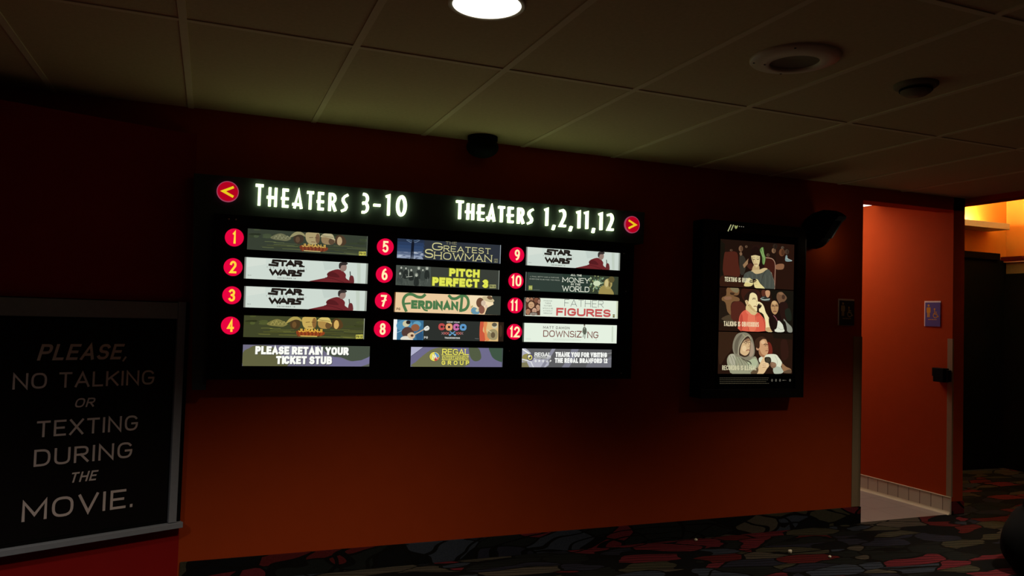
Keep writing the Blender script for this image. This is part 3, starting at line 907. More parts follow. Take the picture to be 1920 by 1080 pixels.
def art_guitar(a, m):
    a.rect_full((44, 48, 44))
    a.poly([(140, 458), (192, 460), (190, 778), (138, 778)], (246, 246, 244))
    a.poly([(192, 466), (574, 482), (574, 782), (190, 776)], (54, 112, 152))
    a.ell(300, 560, 120, 90, (78, 146, 184)); a.ell(520, 720, 50, 90, (40, 84, 124)); a.ell(480, 540, 60, 50, (92, 160, 190))
    # plain rounded shapes in the picture's colours, and the white guitar
    a.blob([(260, 640), (320, 580), (400, 600), (440, 680), (370, 740), (280, 720)], (86, 58, 52)); a.ell(455, 590, 62, 56, (150, 90, 56)); a.ell(320, 530, 50, 50, (206, 200, 160)); a.ell(352, 508, 34, 30, (40, 34, 34))
    a.blob([(250, 776), (270, 730), (340, 720), (400, 750), (420, 782)], (226, 220, 204)); a.blob([(340, 700), (400, 660), (450, 690), (440, 750), (380, 760)], (220, 190, 150)); a.ell(410, 712, 22, 20, (96, 60, 44))
    a.line([(440, 700), (600, 605)], .006, (196, 168, 130)); a.blob([(580, 600), (630, 560), (662, 590), (650, 625), (600, 636)], (226, 226, 216)); a.line([(610, 600), (640, 586)], .002, (60, 60, 56)); a.line([(195, 665), (255, 640)], .003, (150, 190, 214))
    cols = ((198, 72, 70), (236, 160, 104), (206, 104, 168), (88, 152, 204))
    xs = ((790, 518, 896, 634), (898, 520, 1010, 640), (1012, 524, 1112, 640), (1112, 528, 1222, 640))
    for ch, c, b in zip('COCO', cols, xs):
        a.text(ch, (b[0], b[1]), (b[2], b[3]), .40, (18, 18, 18), m)
        a.text(ch, (b[0] + 4, b[1] + 4), (b[2] - 4, b[3] - 4), .34, c, m)
    a.text('DISNEY PIXAR', (920, 494), (1110, 518), .2, (224, 226, 222), m)
    a.text('THANKSGIVING', (890, 731), (1120, 760), .22, (214, 216, 210), m)
    for dx, c in ((-110, (198, 92, 84)), (-70, (198, 92, 84)), (70, (198, 92, 84)), (110, (198, 92, 84)), (-145, (150, 110, 110)), (145, (150, 110, 110))):
        a.line([(1005 + dx - 14, 660), (1005 + dx + 14, 690)], .0035, c); a.line([(1005 + dx + 14, 660), (1005 + dx - 14, 690)], .0035, c)
    a.line([(960, 705), (1040, 650)], .005, (100, 160, 204)); a.line([(1050, 705), (970, 650)], .005, (100, 160, 204)); a.ell(968, 698, 16, 16, (100, 160, 204)); a.ell(1044, 698, 16, 16, (100, 160, 204))
    a.text('PG', (585, 722), (640, 758), .24, (196, 198, 190), m)
    a.poly([(1428, 500), (1715, 508), (1712, 796), (1426, 790)], (226, 186, 116))
    a.blob([(1428, 500), (1490, 504), (1470, 640), (1530, 700), (1500, 792), (1426, 790)], (214, 84, 52)); a.blob([(1480, 520), (1540, 510), (1520, 640), (1580, 760), (1520, 790), (1500, 700)], (232, 138, 74))
    a.ell(1655, 560, 44, 46, (206, 200, 160)); a.ell(1650, 545, 40, 30, (96, 88, 70)); a.blob([(1560, 640), (1640, 610), (1700, 650), (1690, 760), (1600, 770), (1540, 720)], (160, 146, 100)); a.ell(1630, 700, 34, 44, (104, 88, 60)); a.line([(1540, 620), (1600, 660)], .004, (216, 204, 160))
    a.poly([(1712, 500), (1800, 508), (1795, 798), (1712, 796)], (44, 30, 20)); a.ell(1750, 640, 24, 90, (66, 46, 30))
    a.line([(1350, 752), (1408, 756)], .0016, (130, 132, 128))


def art_money(a, m):
    a.rect_full((40, 58, 48))
    a.poly([(205, 484), (240, 484), (228, 792), (200, 790)], (20, 24, 20)); a.line([(222, 490), (216, 786)], .0025, (150, 156, 148))
    a.poly([(240, 490), (800, 520), (800, 790), (236, 788)], (48, 62, 54))
    a.poly([(1255, 540), (1740, 570), (1735, 852), (1255, 828)], (52, 62, 44))
    for _ in range(60):
        an = a.rs.uniform(0, 2 * PI); d = a.rs.uniform(20, 130)
        a.ell(1370 + d * math.cos(an) * 1.1, 670 + d * math.sin(an), a.rs.uniform(8, 28), a.rs.uniform(5, 14), a.rs.choice([(126, 158, 120), (170, 192, 146), (86, 112, 84), (150, 160, 100)]), 8, an)
    a.ell(1370, 672, 62, 42, (204, 218, 176))
    # plain gilded rounded shapes
    a.blob([(1400, 840), (1430, 740), (1500, 700), (1600, 740), (1660, 850), (1500, 846)], (158, 140, 72)); a.ell(1560, 680, 72, 82, (170, 152, 84)); a.ell(1535, 670, 30, 60, (206, 190, 126)); a.ell(1618, 612, 52, 50, (96, 86, 46)); a.ell(1585, 690, 16, 40, (110, 94, 50))
    c = (228, 232, 210); d = (150, 158, 142)
    a.text('J. PAUL GETTY HAD A FORTUNE.', (280, 550), (748, 592), .2, d, m); a.text('EVERYONE ELSE PAID THE PRICE.', (274, 590), (760, 632), .2, d, m)
    rating(a, m, 'R', (262, 706), (320, 776), (150, 160, 66), (196, 200, 120))
    a.line([(335, 772), (435, 776)], .0018, (110, 120, 106))
    a.text('ALL THE', (935, 524), (1115, 562), .18, c, m, serif=True)
    a.text('MONEY', (800, 572), (1242, 670), .13, c, m, serif=True, gap=.14)
    a.text('IN THE', (940, 668), (1096, 706), .18, c, m, serif=True)
    a.text('WORLD', (798, 708), (1244, 812), .13, c, m, serif=True, gap=.12)


def art_family(a, m):
    a.rect_full((226, 238, 218))
    a.poly([(186, 66), (206, 66), (198, 378), (180, 378)], (70, 74, 66))
    a.poly([(206, 70), (440, 80), (438, 366), (204, 362)], (92, 54, 38))
    for (x, y, rx, ry, c) in ((240, 110, 30, 40, (190, 140, 110)), (300, 105, 26, 34, (168, 116, 84)), (380, 115, 42, 40, (130, 80, 56)), (420, 140, 22, 40, (176, 128, 104)), (296, 195, 48, 58, (204, 158, 114)), (400, 240, 32, 52, (198, 150, 116)), (245, 305, 36, 48, (176, 120, 88)), (345, 290, 36, 48, (206, 160, 130)), (330, 345, 60, 26, (150, 140, 126))):
        a.ell(x, y - ry * .35, rx * 1.12, ry, (60, 34, 24)); a.ell(x, y, rx, ry, c); a.line([(x - rx * .5, y - 4), (x - rx * .1, y - 4)], .0016, (92, 54, 40)); a.line([(x + rx * .1, y - 4), (x + rx * .5, y - 4)], .0016, (92, 54, 40)); a.line([(x - rx * .3, y + ry * .45), (x + rx * .3, y + ry * .45)], .002, (130, 62, 50))
    g = (96, 100, 96)
    for i, s in enumerate(('FINDING', 'THEIR', 'FATHER', 'WOULD BE', 'A FAMILY', 'MIRACLE')):
        wv = (66, 46, 62, 82, 72, 68)[i]; y = 112 + i * 41
        a.text(s, (560 - wv, y), (560 + wv, y + 27), .16, (128, 134, 124), m, gap=.25)
    a.text('FATHER', (830, 96), (1482, 238), .065, (92, 98, 96), m, gap=.18, wide=1.1)
    a.text('FIGURES', (697, 238), (1602, 394), .24, (206, 78, 76), m, gap=.10, wide=1.1)
    rating(a, m, 'R', (1640, 346), (1674, 398), (60, 56, 30), (200, 190, 120))
    a.poly([(1700, 122), (1735, 124), (1728, 420), (1695, 416)], (206, 216, 184))


def art_small(a, m):
    a.rect_full((228, 241, 222))
    a.poly([(160, 478), (188, 478), (174, 795), (150, 795)], (70, 78, 66))
    a.poly([(1630, 540), (1655, 542), (1648, 800), (1622, 798)], (206, 220, 198))
    a.text('MATT DAMON', (488, 534), (916, 588), .16, (92, 78, 74), m, gap=.26)
    br = (126, 66, 56)
    a.text('DOWNS', (488, 602), (992, 720), .135, br, m, gap=.12); a.text('iZ', (1008, 612), (1114, 724), .14, br, m, gap=.10); a.text('NG', (1212, 622), (1396, 736), .135, br, m, gap=.12)
    s = (92, 100, 84)
    a.blob([(1140, 570), (1165, 545), (1188, 570), (1192, 640), (1180, 672), (1140, 660)], s); a.ell(1164, 526, 13, 17, (170, 160, 136)); a.ell(1164, 517, 14, 10, (90, 80, 70))
    a.line([(1140, 575), (1130, 640)], .004, (120, 126, 104)); a.line([(1190, 575), (1196, 640)], .004, (70, 78, 64)); a.line([(1150, 665), (1138, 715)], .004, (100, 106, 90)); a.line([(1172, 668), (1166, 735)], .004, s); a.poly([(1158, 560), (1168, 560), (1166, 610)], (196, 200, 178))
    for r in range(3):
        x = 648
        while x < 1075:
            l = a.rs.uniform(10, 34); a.line([(x, 742 + r * 12 + (x - 648) * .02), (x + l, 742 + r * 12 + (x - 648) * .02)], .0013, (190, 200, 180)); x += l + 7
    a.line([(1348, 760), (1366, 760)], .002, (110, 104, 96))
    for r in range(2):
        a.line([(208, 735 + r * 14), (280, 737 + r * 14)], .002, (206, 218, 200))


def art_stub(a, m):
    a.rect_full((112, 108, 132))
    a.blob([(105, 770), (105, 580), (180, 520), (270, 480), (480, 500), (600, 620), (680, 770)], (98, 98, 60)); a.blob([(600, 480), (720, 480), (780, 640), (720, 700), (640, 560)], (140, 140, 158))
    a.blob([(1130, 480), (1300, 470), (1830, 480), (1830, 620), (1680, 690), (1540, 690), (1400, 640), (1290, 630), (1180, 560)], (70, 80, 64))
    a.poly([(1290, 632), (1410, 660), (1530, 698), (1690, 680), (1810, 632), (1810, 720), (1690, 770), (1240, 768)], (116, 112, 150)); a.poly([(1690, 768), (1808, 730), (1805, 768)], (92, 96, 84))
    c = (252, 254, 244); gl = (66, 66, 66)
    a.text('PLEASE RETAIN YOUR', (268, 496), (1516, 618), .28, gl, m, gap=.05, space=.30); a.text('TICKET STUB', (538, 628), (1286, 742), .28, gl, m, gap=.05, space=.30)
    a.text('PLEASE RETAIN YOUR', (264, 490), (1508, 611), .27, c, m, gap=.06, space=.30); a.text('TICKET STUB', (534, 622), (1280, 735), .27, c, m, gap=.06, space=.30)


def logo_ball(a, cx, cy, r):
    a.ell(cx, cy, r * 1.08, r * 1.02, (44, 40, 60), 24); a.ell(cx, cy, r, r * .95, (230, 216, 70), 24)
    a.blob([(cx, cy - r * .9), (cx + r * .7, cy - r * .5), (cx + r * .9, cy + r * .1), (cx + r * .2, cy)], (96, 150, 196))
    a.blob([(cx + r * .1, cy + r * .2), (cx + r * .85, cy + r * .2), (cx + r * .5, cy + r * .8), (cx, cy + r * .85)], (206, 70, 60))
    a.line([(cx - r * .35, cy + r * .5), (cx - r * .3, cy - r * .4), (cx + r * .1, cy + r * .3), (cx + r * .15, cy - r * .35), (cx + r * .5, cy + r * .4)], .0045, (236, 238, 230))


def art_regal(a, m):
    a.rect_full((110, 106, 142))
    a.poly([(130, 44), (228, 46), (131, 125)], (176, 176, 206)); a.line([(228, 48), (134, 122)], .002, (40, 44, 50)); a.blob([(150, 210), (170, 170), (260, 90), (330, 55), (430, 47), (520, 80), (600, 130), (560, 210)], (112, 112, 74))
    a.blob([(600, 46), (640, 44), (685, 60), (705, 130), (680, 158), (640, 158), (610, 120)], (82, 92, 64)); a.blob([(770, 50), (830, 46), (893, 50), (893, 160), (840, 156), (800, 130), (780, 90)], (62, 86, 66))
    a.line([(885, 56), (882, 206)], .004, (70, 74, 80))
    logo_ball(a, 320, 124, 40)
    y = (240, 230, 74)
    a.text('REGAL', (382, 60), (600, 111), .14, y, m, serif=True, gap=.1); a.line([(380, 117), (598, 119)], .0024, y); a.text('ENTERTAINMENT', (382, 123), (600, 148), .14, y, m, gap=.12); a.line([(380, 151), (598, 153)], .0024, y); a.text('GROUP', (378, 158), (602, 192), .2, y, m, gap=.6)


def art_thanks(a, m):
    a.rect_full((92, 92, 94))
    a.blob([(1042, 56), (1070, 54), (1110, 90), (1150, 140), (1250, 150), (1230, 210), (1040, 210)], (176, 176, 192)); a.poly([(1040, 170), (1080, 165), (1100, 210), (1040, 210)], (130, 124, 84)); a.blob([(1050, 110), (1100, 100), (1130, 150), (1050, 160)], (150, 140, 70)); a.line([(1046, 62), (1110, 105)], .010, (236, 238, 232)); a.line([(1046, 145), (1110, 160), (1130, 206)], .008, (214, 216, 220))
    a.poly([(1280, 58), (1310, 58), (1250, 160), (1215, 210), (1190, 210), (1240, 130)], (140, 140, 156)); a.poly([(1440, 60), (1500, 62), (1470, 130), (1420, 212), (1360, 212), (1420, 130)], (124, 124, 140)); a.blob([(1650, 130), (1720, 150), (1778, 120), (1778, 212), (1560, 212)], (112, 112, 122)); a.line([(1745, 100), (1778, 95)], .005, (140, 140, 140)); a.line([(1740, 150), (1778, 140)], .005, (136, 136, 140))
    a.ell(1108, 128, 26, 30, (70, 66, 110), 20); a.ell(1106, 128, 19, 22, (206, 196, 90), 20); a.ell(1106, 130, 9, 10, (60, 60, 60), 14); a.ell(1098, 120, 8, 9, (236, 236, 220), 14)
    c = (244, 246, 240)
    a.text('REGAL', (1142, 88), (1272, 122), .2, c, m, serif=True, gap=.05); a.line([(1142, 127), (1272, 129)], .002, c); a.text('ENTERTAINMENT', (1142, 131), (1272, 143), .2, (210, 212, 210), m); a.text('GROUP', (1142, 149), (1276, 168), .22, c, m, gap=.9)
    a.text('THANK YOU FOR VISITING', (1309, 85), (1738, 131), .26, c, m, gap=.08, space=.3); a.text('THE REGAL BRANFORD 12', (1304, 133), (1742, 177), .26, c, m, gap=.08, space=.3)


qA1 = ((180, 62), (1840, 168), (1830, 440), (175, 358)); qA2 = ((140, 460), (1855, 550), (1845, 830), (125, 758))
R1, R2, R3, R4, R5 = (1.695, 1.801), (1.548, 1.656), (1.403, 1.5095), (1.254, 1.363), (1.109, 1.216)
title_strip((.163, .768, *R1), qA1, 'green jungle film strip beside the red disc numbered 1', art_jungle(0.0), (96, 104, 90))
title_strip((.154, .776, *R2), qA2, 'white film strip with red drape beside the disc numbered 2', art_space)
title_strip((.158, .776, *R3), qA2, 'white film strip with red drape beside the disc numbered 3', art_space)
title_strip((.163, .768, *R4), qA1, 'olive jungle film strip beside the red disc numbered 4', art_jungle(1.0), (170, 176, 150))
title_strip((.930, 1.527, *R1), ((200, 62), (1755, 160), (1745, 440), (198, 360)), 'dark blue film strip with a lone silhouette, beside disc 5', art_showman, (176, 190, 196))
title_strip((.928, 1.523, *R2), ((185, 462), (1738, 542), (1728, 825), (180, 762)), 'dark grey film strip with bold yellow letters, beside disc 6', art_singers, (160, 170, 156))
title_strip((.925, 1.537, *R3), ((150, 68), (1755, 128), (1748, 410), (148, 368)), 'peach film strip with green hand-drawn letters, beside disc 7', art_peach)
title_strip((.925, 1.560, *R4), ((142, 462), (1800, 510), (1795, 795), (138, 775)), 'dark film strip with four colourful letters, beside disc 8', art_guitar)
title_strip((1.684, 2.301, *R1), qA2, 'white film strip with red drape beside the disc numbered 9', art_space)
title_strip((1.683, 2.293, *R2), ((208, 488), (1740, 572), (1735, 850), (204, 788)), 'dark green film strip with a golden figure, beside disc 10', art_money)
title_strip((1.681, 2.294, *R3), ((186, 68), (1732, 128), (1725, 418), (178, 375)), 'pale film strip with big red letters, beside disc 11', art_family)
title_strip((1.677, 2.291, *R4), ((165, 480), (1718, 525), (1708, 820), (150, 790)), 'pale film strip with thin brown letters, beside disc 12', art_small)
title_strip((.164, .802, *R5), ((105, 470), (1808, 492), (1803, 765), (100, 758)), 'purple-grey strip asking guests to retain the ticket stub', art_stub)
title_strip((1.026, 1.560, *R5), ((133, 45), (890, 55), (885, 208), (130, 208)), 'lavender strip with yellow lettering and a round logo, bottom middle', art_regal)
title_strip((1.678, 2.259, *R5), ((1045, 55), (1778, 68), (1775, 212), (1040, 208)), 'grey strip thanking guests for visiting, bottom right', art_thanks)

# ================================================================== POSTER CASE
case = thing('poster_case', 'black wall-mounted poster case lit from inside', 'poster case', (3.32, WALL, 0.91))
mb = MB(FW)
mb.box(2.915, 3.737, 0.913, 2.058, 0.0, 0.112, ch=0.004)
mb.build('cabinet', M['matblack'], case)
mb = MB(FW)
for (a, b, c, d) in ((2.915, 3.737, 1.985, 2.058), (2.915, 3.737, 0.913, 0.972), (2.915, 3.02, 0.972, 1.985), (3.668, 3.737, 0.972, 1.985)):
    mb.box(a, b, c, d, 0.110, 0.126, ch=0.003)
mb.build('door_frame', M['black'], case)
mb = MB(FW); mb.box(3.742, 3.746, 1.72, 1.98, 0.0, 0.12)
mb.build('lit_edge_strip', M['chrome'], case)  # pale strip painting the light along the case's right edge

PF = Frame((0, WALL - 0.1125, 0))
PR = (3.049, 3.648, 1.003, 1.984)
mb = MB(PF); mb.box(3.020, 3.668, 0.974, 1.984, 0.0, 0.0012)
poster = tag(mb.build('poster', M['matblack']), 'movie etiquette poster with three photographs inside the black case', 'poster')
pa = MB(PF); pt = MB(PF)


def scene_art(rect, quad, fn):
    a = Art(PF, rect, quad, 0.0014, dw=2.5e-5)
    a.mb = pa
    fn(a)


def psa_text(a):
    a.rect_full((32, 17, 10))
    for x0, x1, c in ((180, 250, (22, 18, 10)), (1040, 1330, (40, 19, 11))):
        a.poly([(x0, 330), (x1, 400), (x1, 1085), (x0, 1075)], c)
    a.blob([(235, 900), (240, 560), (290, 520), (430, 525), (455, 700), (470, 900)], (80, 32, 20)); a.blob([(180, 1070), (200, 900), (500, 930), (560, 1075)], (52, 26, 14))
    # rows of people behind
    for x, y, rx, ry, c in ((490, 465, 32, 48, (122, 84, 56)), (575, 432, 20, 20, (104, 76, 54)), (345, 492, 22, 16, (96, 66, 46)), (1000, 490, 32, 40, (134, 96, 64)), (1130, 515, 46, 60, (106, 62, 36)), (910, 560, 26, 28, (90, 70, 48)), (1210, 505, 34, 40, (72, 52, 38)), (1020, 425, 36, 40, (48, 34, 24)), (1140, 440, 24, 20, (90, 72, 56))):
        a.ell(x, y - ry * .3, rx * 1.15, ry, (30, 18, 12)); a.ell(x, y, rx, ry, c); a.ell(x + rx * .3, y, rx * .5, ry * .8, tuple(v * .72 for v in c))
    a.blob([(470, 580), (540, 590), (570, 700), (540, 860), (480, 850)], (52, 46, 36)); a.blob([(470, 530), (500, 520), (510, 560), (480, 575)], (126, 92, 64))
    a.poly([(540, 770), (520, 720), (620, 600), (640, 520), (650, 600), (600, 700)], (150, 112, 74))
    a.blob([(1190, 570), (1215, 560), (1230, 620), (1300, 645), (1190, 650)], (120, 142, 138)); a.line([(1200, 600), (1290, 638)], .003, (180, 196, 190))
    a.blob([(1030, 715), (1100, 690), (1165, 700), (1150, 772), (1040, 775)], (140, 92, 60))
    a.blob([(860, 610), (980, 625), (1030, 720), (1022, 1086), (850, 1086)], (64, 24, 15)); a.curve([(870, 600), (960, 610), (1005, 645), (1026, 720), (1022, 900), (1018, 1080)], .0055, (166, 124, 98))
    a.curve([(960, 830), (1000, 950), (1012, 1080)], .005, (190, 180, 150))
    # woman
    a.blob([(600, 720), (605, 620), (640, 520), (665, 430), (725, 395), (790, 420), (835, 500), (850, 640), (850, 770), (790, 830), (690, 810), (640, 770)], (36, 17, 12)); a.blob([(585, 730), (640, 690), (700, 740), (690, 800), (620, 780)], (72, 34, 24))
    a.blob([(690, 720), (765, 720), (775, 800), (720, 850), (660, 815)], (188, 158, 104)); a.blob([(640, 815), (700, 795), (770, 790), (850, 760), (905, 775), (830, 830), (740, 856), (680, 845)], (204, 176, 120))
    a.blob([(650, 560), (712, 548), (776, 560), (782, 650), (765, 715), (730, 755), (695, 720), (662, 650)], (216, 194, 134)); a.blob([(655, 590), (668, 640), (700, 715), (728, 750), (700, 700), (680, 620)], (176, 146, 96))
    a.blob([(630, 560), (650, 470), (720, 430), (785, 480), (790, 572), (712, 562), (645, 575)], (30, 14, 10))
    a.curve([(668, 626), (685, 634), (702, 628)], .0034, (70, 42, 30)); a.curve([(735, 622), (752, 630), (770, 620)], .0034, (70, 42, 30)); a.curve([(665, 600), (690, 594), (705, 602)], .002, (90, 60, 40)); a.curve([(735, 598), (755, 590), (772, 596)], .002, (90, 60, 40)); a.curve([(718, 630), (714, 672), (728, 678)], .002, (180, 146, 96)); a.curve([(702, 706), (722, 702), (742, 704)], .0042, (140, 74, 56))
    a.blob([(780, 485), (815, 440), (838, 450), (850, 540), (872, 600), (862, 670), (845, 712), (820, 680), (815, 590)], (88, 128, 60)); a.curve([(815, 450), (835, 540), (850, 600), (848, 690)], .004, (160, 190, 110)); a.curve([(800, 500), (830, 590)], .003, (170, 196, 120))
    a.blob([(528, 1000), (540, 870), (600, 825), (655, 815), (720, 856), (810, 842), (905, 778), (960, 830), (1000, 940), (1012, 1086), (860, 1086), (800, 1000), (640, 960)], (74, 78, 68))
    for i in range(13):
        x = 560 + i * 34
        a.curve([(x, 850 + abs(i - 5) * 4), (x + 5, 930), (x + 8 - i, 985 + (i > 6) * 80)], .0016, (104, 108, 96) if i % 2 else (56, 60, 54), 3)
    a.curve([(880, 800), (830, 880), (800, 1000)], .003, (44, 46, 42))
    a.blob([(540, 1050), (560, 985), (600, 925), (640, 930), (672, 975), (680, 1010), (640, 1050)], (216, 198, 122)); a.blob([(688, 985), (715, 938), (750, 945), (785, 1000), (862, 1086), (720, 1076), (695, 1030)], (226, 208, 136)); a.blob([(615, 960), (700, 935), (735, 960), (690, 990), (630, 1000)], (34, 22, 14))
    for y in (950, 975, 1002):
        a.curve([(612, y), (645, y - 4), (668, y + 6)], .0044, (230, 214, 146)); a.curve([(690, y + 20), (715, y + 12), (738, y + 18)], .0034, (196, 172, 110))
    a.text('TEXTING IS RUDE', (244, 916), (626, 996), .15, (228, 218, 172), pt, gap=.16, wide=.9)


def psa_talk(a):
    a.rect_full((38, 20, 11))
    a.blob([(660, 110), (900, 110), (1010, 200), (1000, 380), (760, 400), (640, 280)], (60, 26, 16)); a.poly([(1200, 115), (1680, 120), (1670, 960), (1400, 960)], (24, 20, 13))
    a.blob([(340, 260), (360, 110), (575, 108), (575, 240), (470, 262), (580, 300), (590, 362), (470, 380), (425, 470), (425, 650), (350, 580), (250, 330)], (122, 84, 48)); a.blob([(420, 110), (575, 108), (560, 200), (470, 180)], (126, 112, 76)); a.blob([(420, 200), (500, 210), (480, 250), (420, 240)], (62, 40, 24)); a.blob([(300, 300), (420, 280), (440, 330), (330, 350)], (140, 96, 66))
    a.blob([(205, 400), (320, 400), (360, 580), (460, 690), (470, 780), (205, 790)], (34, 24, 15)); a.blob([(240, 730), (400, 640), (470, 720), (440, 780)], (74, 58, 38))
    a.blob([(430, 650), (436, 450), (500, 380), (620, 372), (710, 470), (700, 560), (580, 700), (560, 800), (440, 720)], (84, 35, 24))
    a.blob([(1030, 140), (1100, 130), (1105, 240), (1040, 250)], (92, 46, 30)); a.blob([(1108, 140), (1190, 134), (1196, 215), (1160, 270), (1118, 240)], (196, 142, 98)); a.blob([(1010, 310), (1040, 262), (1100, 250), (1190, 300), (1190, 340), (1090, 345)], (42, 46, 42)); a.curve([(1012, 300), (1090, 318), (1190, 300)], .0055, (170, 186, 170)); a.curve([(1030, 275), (1080, 270)], .003, (140, 150, 140)); a.curve([(1030, 330), (1090, 335), (1180, 325)], .003, (120, 132, 120))
    a.blob([(1330, 260), (1350, 170), (1430, 145), (1490, 190), (1540, 260), (1500, 330), (1400, 390), (1360, 340)], (112, 78, 52)); a.ell(1470, 250, 34, 46, (70, 46, 32)); a.ell(1420, 180, 50, 24, (138, 98, 66)); a.blob([(1380, 400), (1500, 345), (1560, 420), (1560, 700), (1420, 690)], (40, 20, 15)); a.curve([(1610, 520), (1605, 600)], .004, (70, 76, 60)); a.blob([(1500, 520), (1600, 480), (1640, 700), (1540, 720)], (30, 34, 24))
    # man on the phone
    a.blob([(1110, 945), (1105, 760), (1035, 650), (960, 585), (800, 590), (720, 535), (640, 585), (590, 680), (578, 800), (605, 948)], (226, 88, 62)); a.blob([(760, 640), (900, 640), (930, 780), (900, 940), (780, 940)], (236, 112, 78)); a.blob([(600, 700), (640, 620), (660, 760), (640, 940), (606, 945)], (196, 66, 48)); a.curve([(1050, 690), (1090, 800), (1096, 940)], .004, (170, 58, 40)); a.curve([(760, 880), (775, 940)], .003, (150, 56, 38)); a.curve([(905, 640), (915, 740)], .004, (180, 66, 46))
    a.blob([(730, 440), (790, 470), (880, 570), (950, 575), (900, 632), (800, 610), (720, 545)], (214, 186, 122)); a.blob([(715, 535), (760, 560), (820, 620), (800, 650), (730, 590)], (238, 118, 86)); a.blob([(900, 632), (960, 580), (1000, 620), (930, 660)], (210, 80, 56))
    a.blob([(780, 215), (850, 180), (920, 205), (948, 300), (952, 400), (938, 470), (935, 555), (890, 578), (820, 530), (775, 440), (765, 330)], (236, 216, 152)); a.blob([(770, 420), (800, 500), (880, 570), (930, 560), (870, 520), (810, 430)], (196, 166, 104)); a.blob([(700, 345), (735, 335), (770, 380), (768, 440), (728, 432)], (214, 184, 128)); a.curve([(722, 355), (748, 390), (740, 420)], .003, (160, 116, 76))
    a.blob([(690, 330), (690, 270), (760, 180), (850, 145), (925, 185), (945, 250), (905, 205), (850, 186), (800, 215), (782, 300), (765, 370), (740, 335), (705, 350)], (42, 24, 16)); a.blob([(800, 160), (870, 120), (920, 150), (940, 220), (880, 170)], (48, 26, 18))
    a.curve([(850, 322), (870, 308), (905, 316)], .004, (92, 66, 44)); a.curve([(850, 300), (880, 288), (910, 300)], .003, (120, 90, 60)); a.curve([(920, 330), (942, 400), (925, 420)], .003, (190, 156, 100)); a.curve([(875, 460), (910, 455), (930, 466)], .005, (140, 84, 62)); a.curve([(858, 505), (900, 530)], .003, (190, 150, 96))
    a.blob([(935, 385), (975, 362), (1040, 400), (1080, 470), (1110, 570), (1165, 665), (1230, 790), (1262, 948), (1120, 948), (1105, 770), (1060, 610), (980, 560), (975, 500)], (240, 222, 160)); a.blob([(1110, 880), (1250, 870), (1262, 948), (1120, 948)], (200, 160, 106)); a.curve([(1150, 680), (1200, 800), (1210, 900)], .004, (214, 188, 130))
    a.blob([(950, 470), (962, 405), (1010, 412), (1032, 440), (990, 500)], (36, 26, 20)); a.curve([(950, 392), (990, 380), (1030, 410)], .005, (246, 230, 170)); a.curve([(985, 420), (1030, 430)], .003, (206, 176, 120))
    # woman beside him
    a.blob([(1170, 760), (1200, 480), (1225, 360), (1280, 305), (1345, 330), (1385, 420), (1400, 580), (1440, 760), (1400, 900), (1300, 950), (1230, 940)], (30, 15, 12)); a.blob([(1295, 952), (1315, 850), (1360, 730), (1430, 780), (1490, 880), (1470, 955)], (216, 218, 194)); a.curve([(1340, 860), (1420, 910), (1480, 890)], .003, (170, 172, 150)); a.blob([(1290, 650), (1350, 700), (1330, 880), (1270, 900), (1260, 740)], (32, 17, 13)); a.curve([(1270, 630), (1320, 690), (1345, 740)], .005, (150, 80, 90))
    a.blob([(1212, 440), (1240, 350), (1300, 330), (1352, 380), (1368, 470), (1345, 560), (1300, 608), (1250, 580), (1222, 520)], (182, 136, 86)); a.ell(1282, 370, 44, 36, (206, 164, 110)); a.curve([(1235, 440), (1262, 432), (1280, 442)], .005, (52, 30, 22)); a.curve([(1310, 436), (1332, 428), (1352, 436)], .005, (52, 30, 22)); a.curve([(1235, 420), (1260, 410)], .0025, (60, 36, 26)); a.curve([(1312, 414), (1345, 408)], .0025, (60, 36, 26)); a.curve([(1292, 450), (1284, 496), (1304, 502)], .0025, (136, 92, 58)); a.curve([(1268, 546), (1295, 540), (1322, 546)], .0055, (120, 62, 50))
    a.blob([(1470, 690), (1550, 770), (1640, 860), (1645, 958), (1560, 955), (1520, 860)], (132, 134, 118)); a.blob([(1450, 780), (1500, 740), (1540, 900), (1500, 950)], (26, 18, 13))
    a.text('TALKING IS OBNOXIOUS', (288, 770), (970, 868), .15, (240, 222, 176), pt, gap=.16, wide=.9)


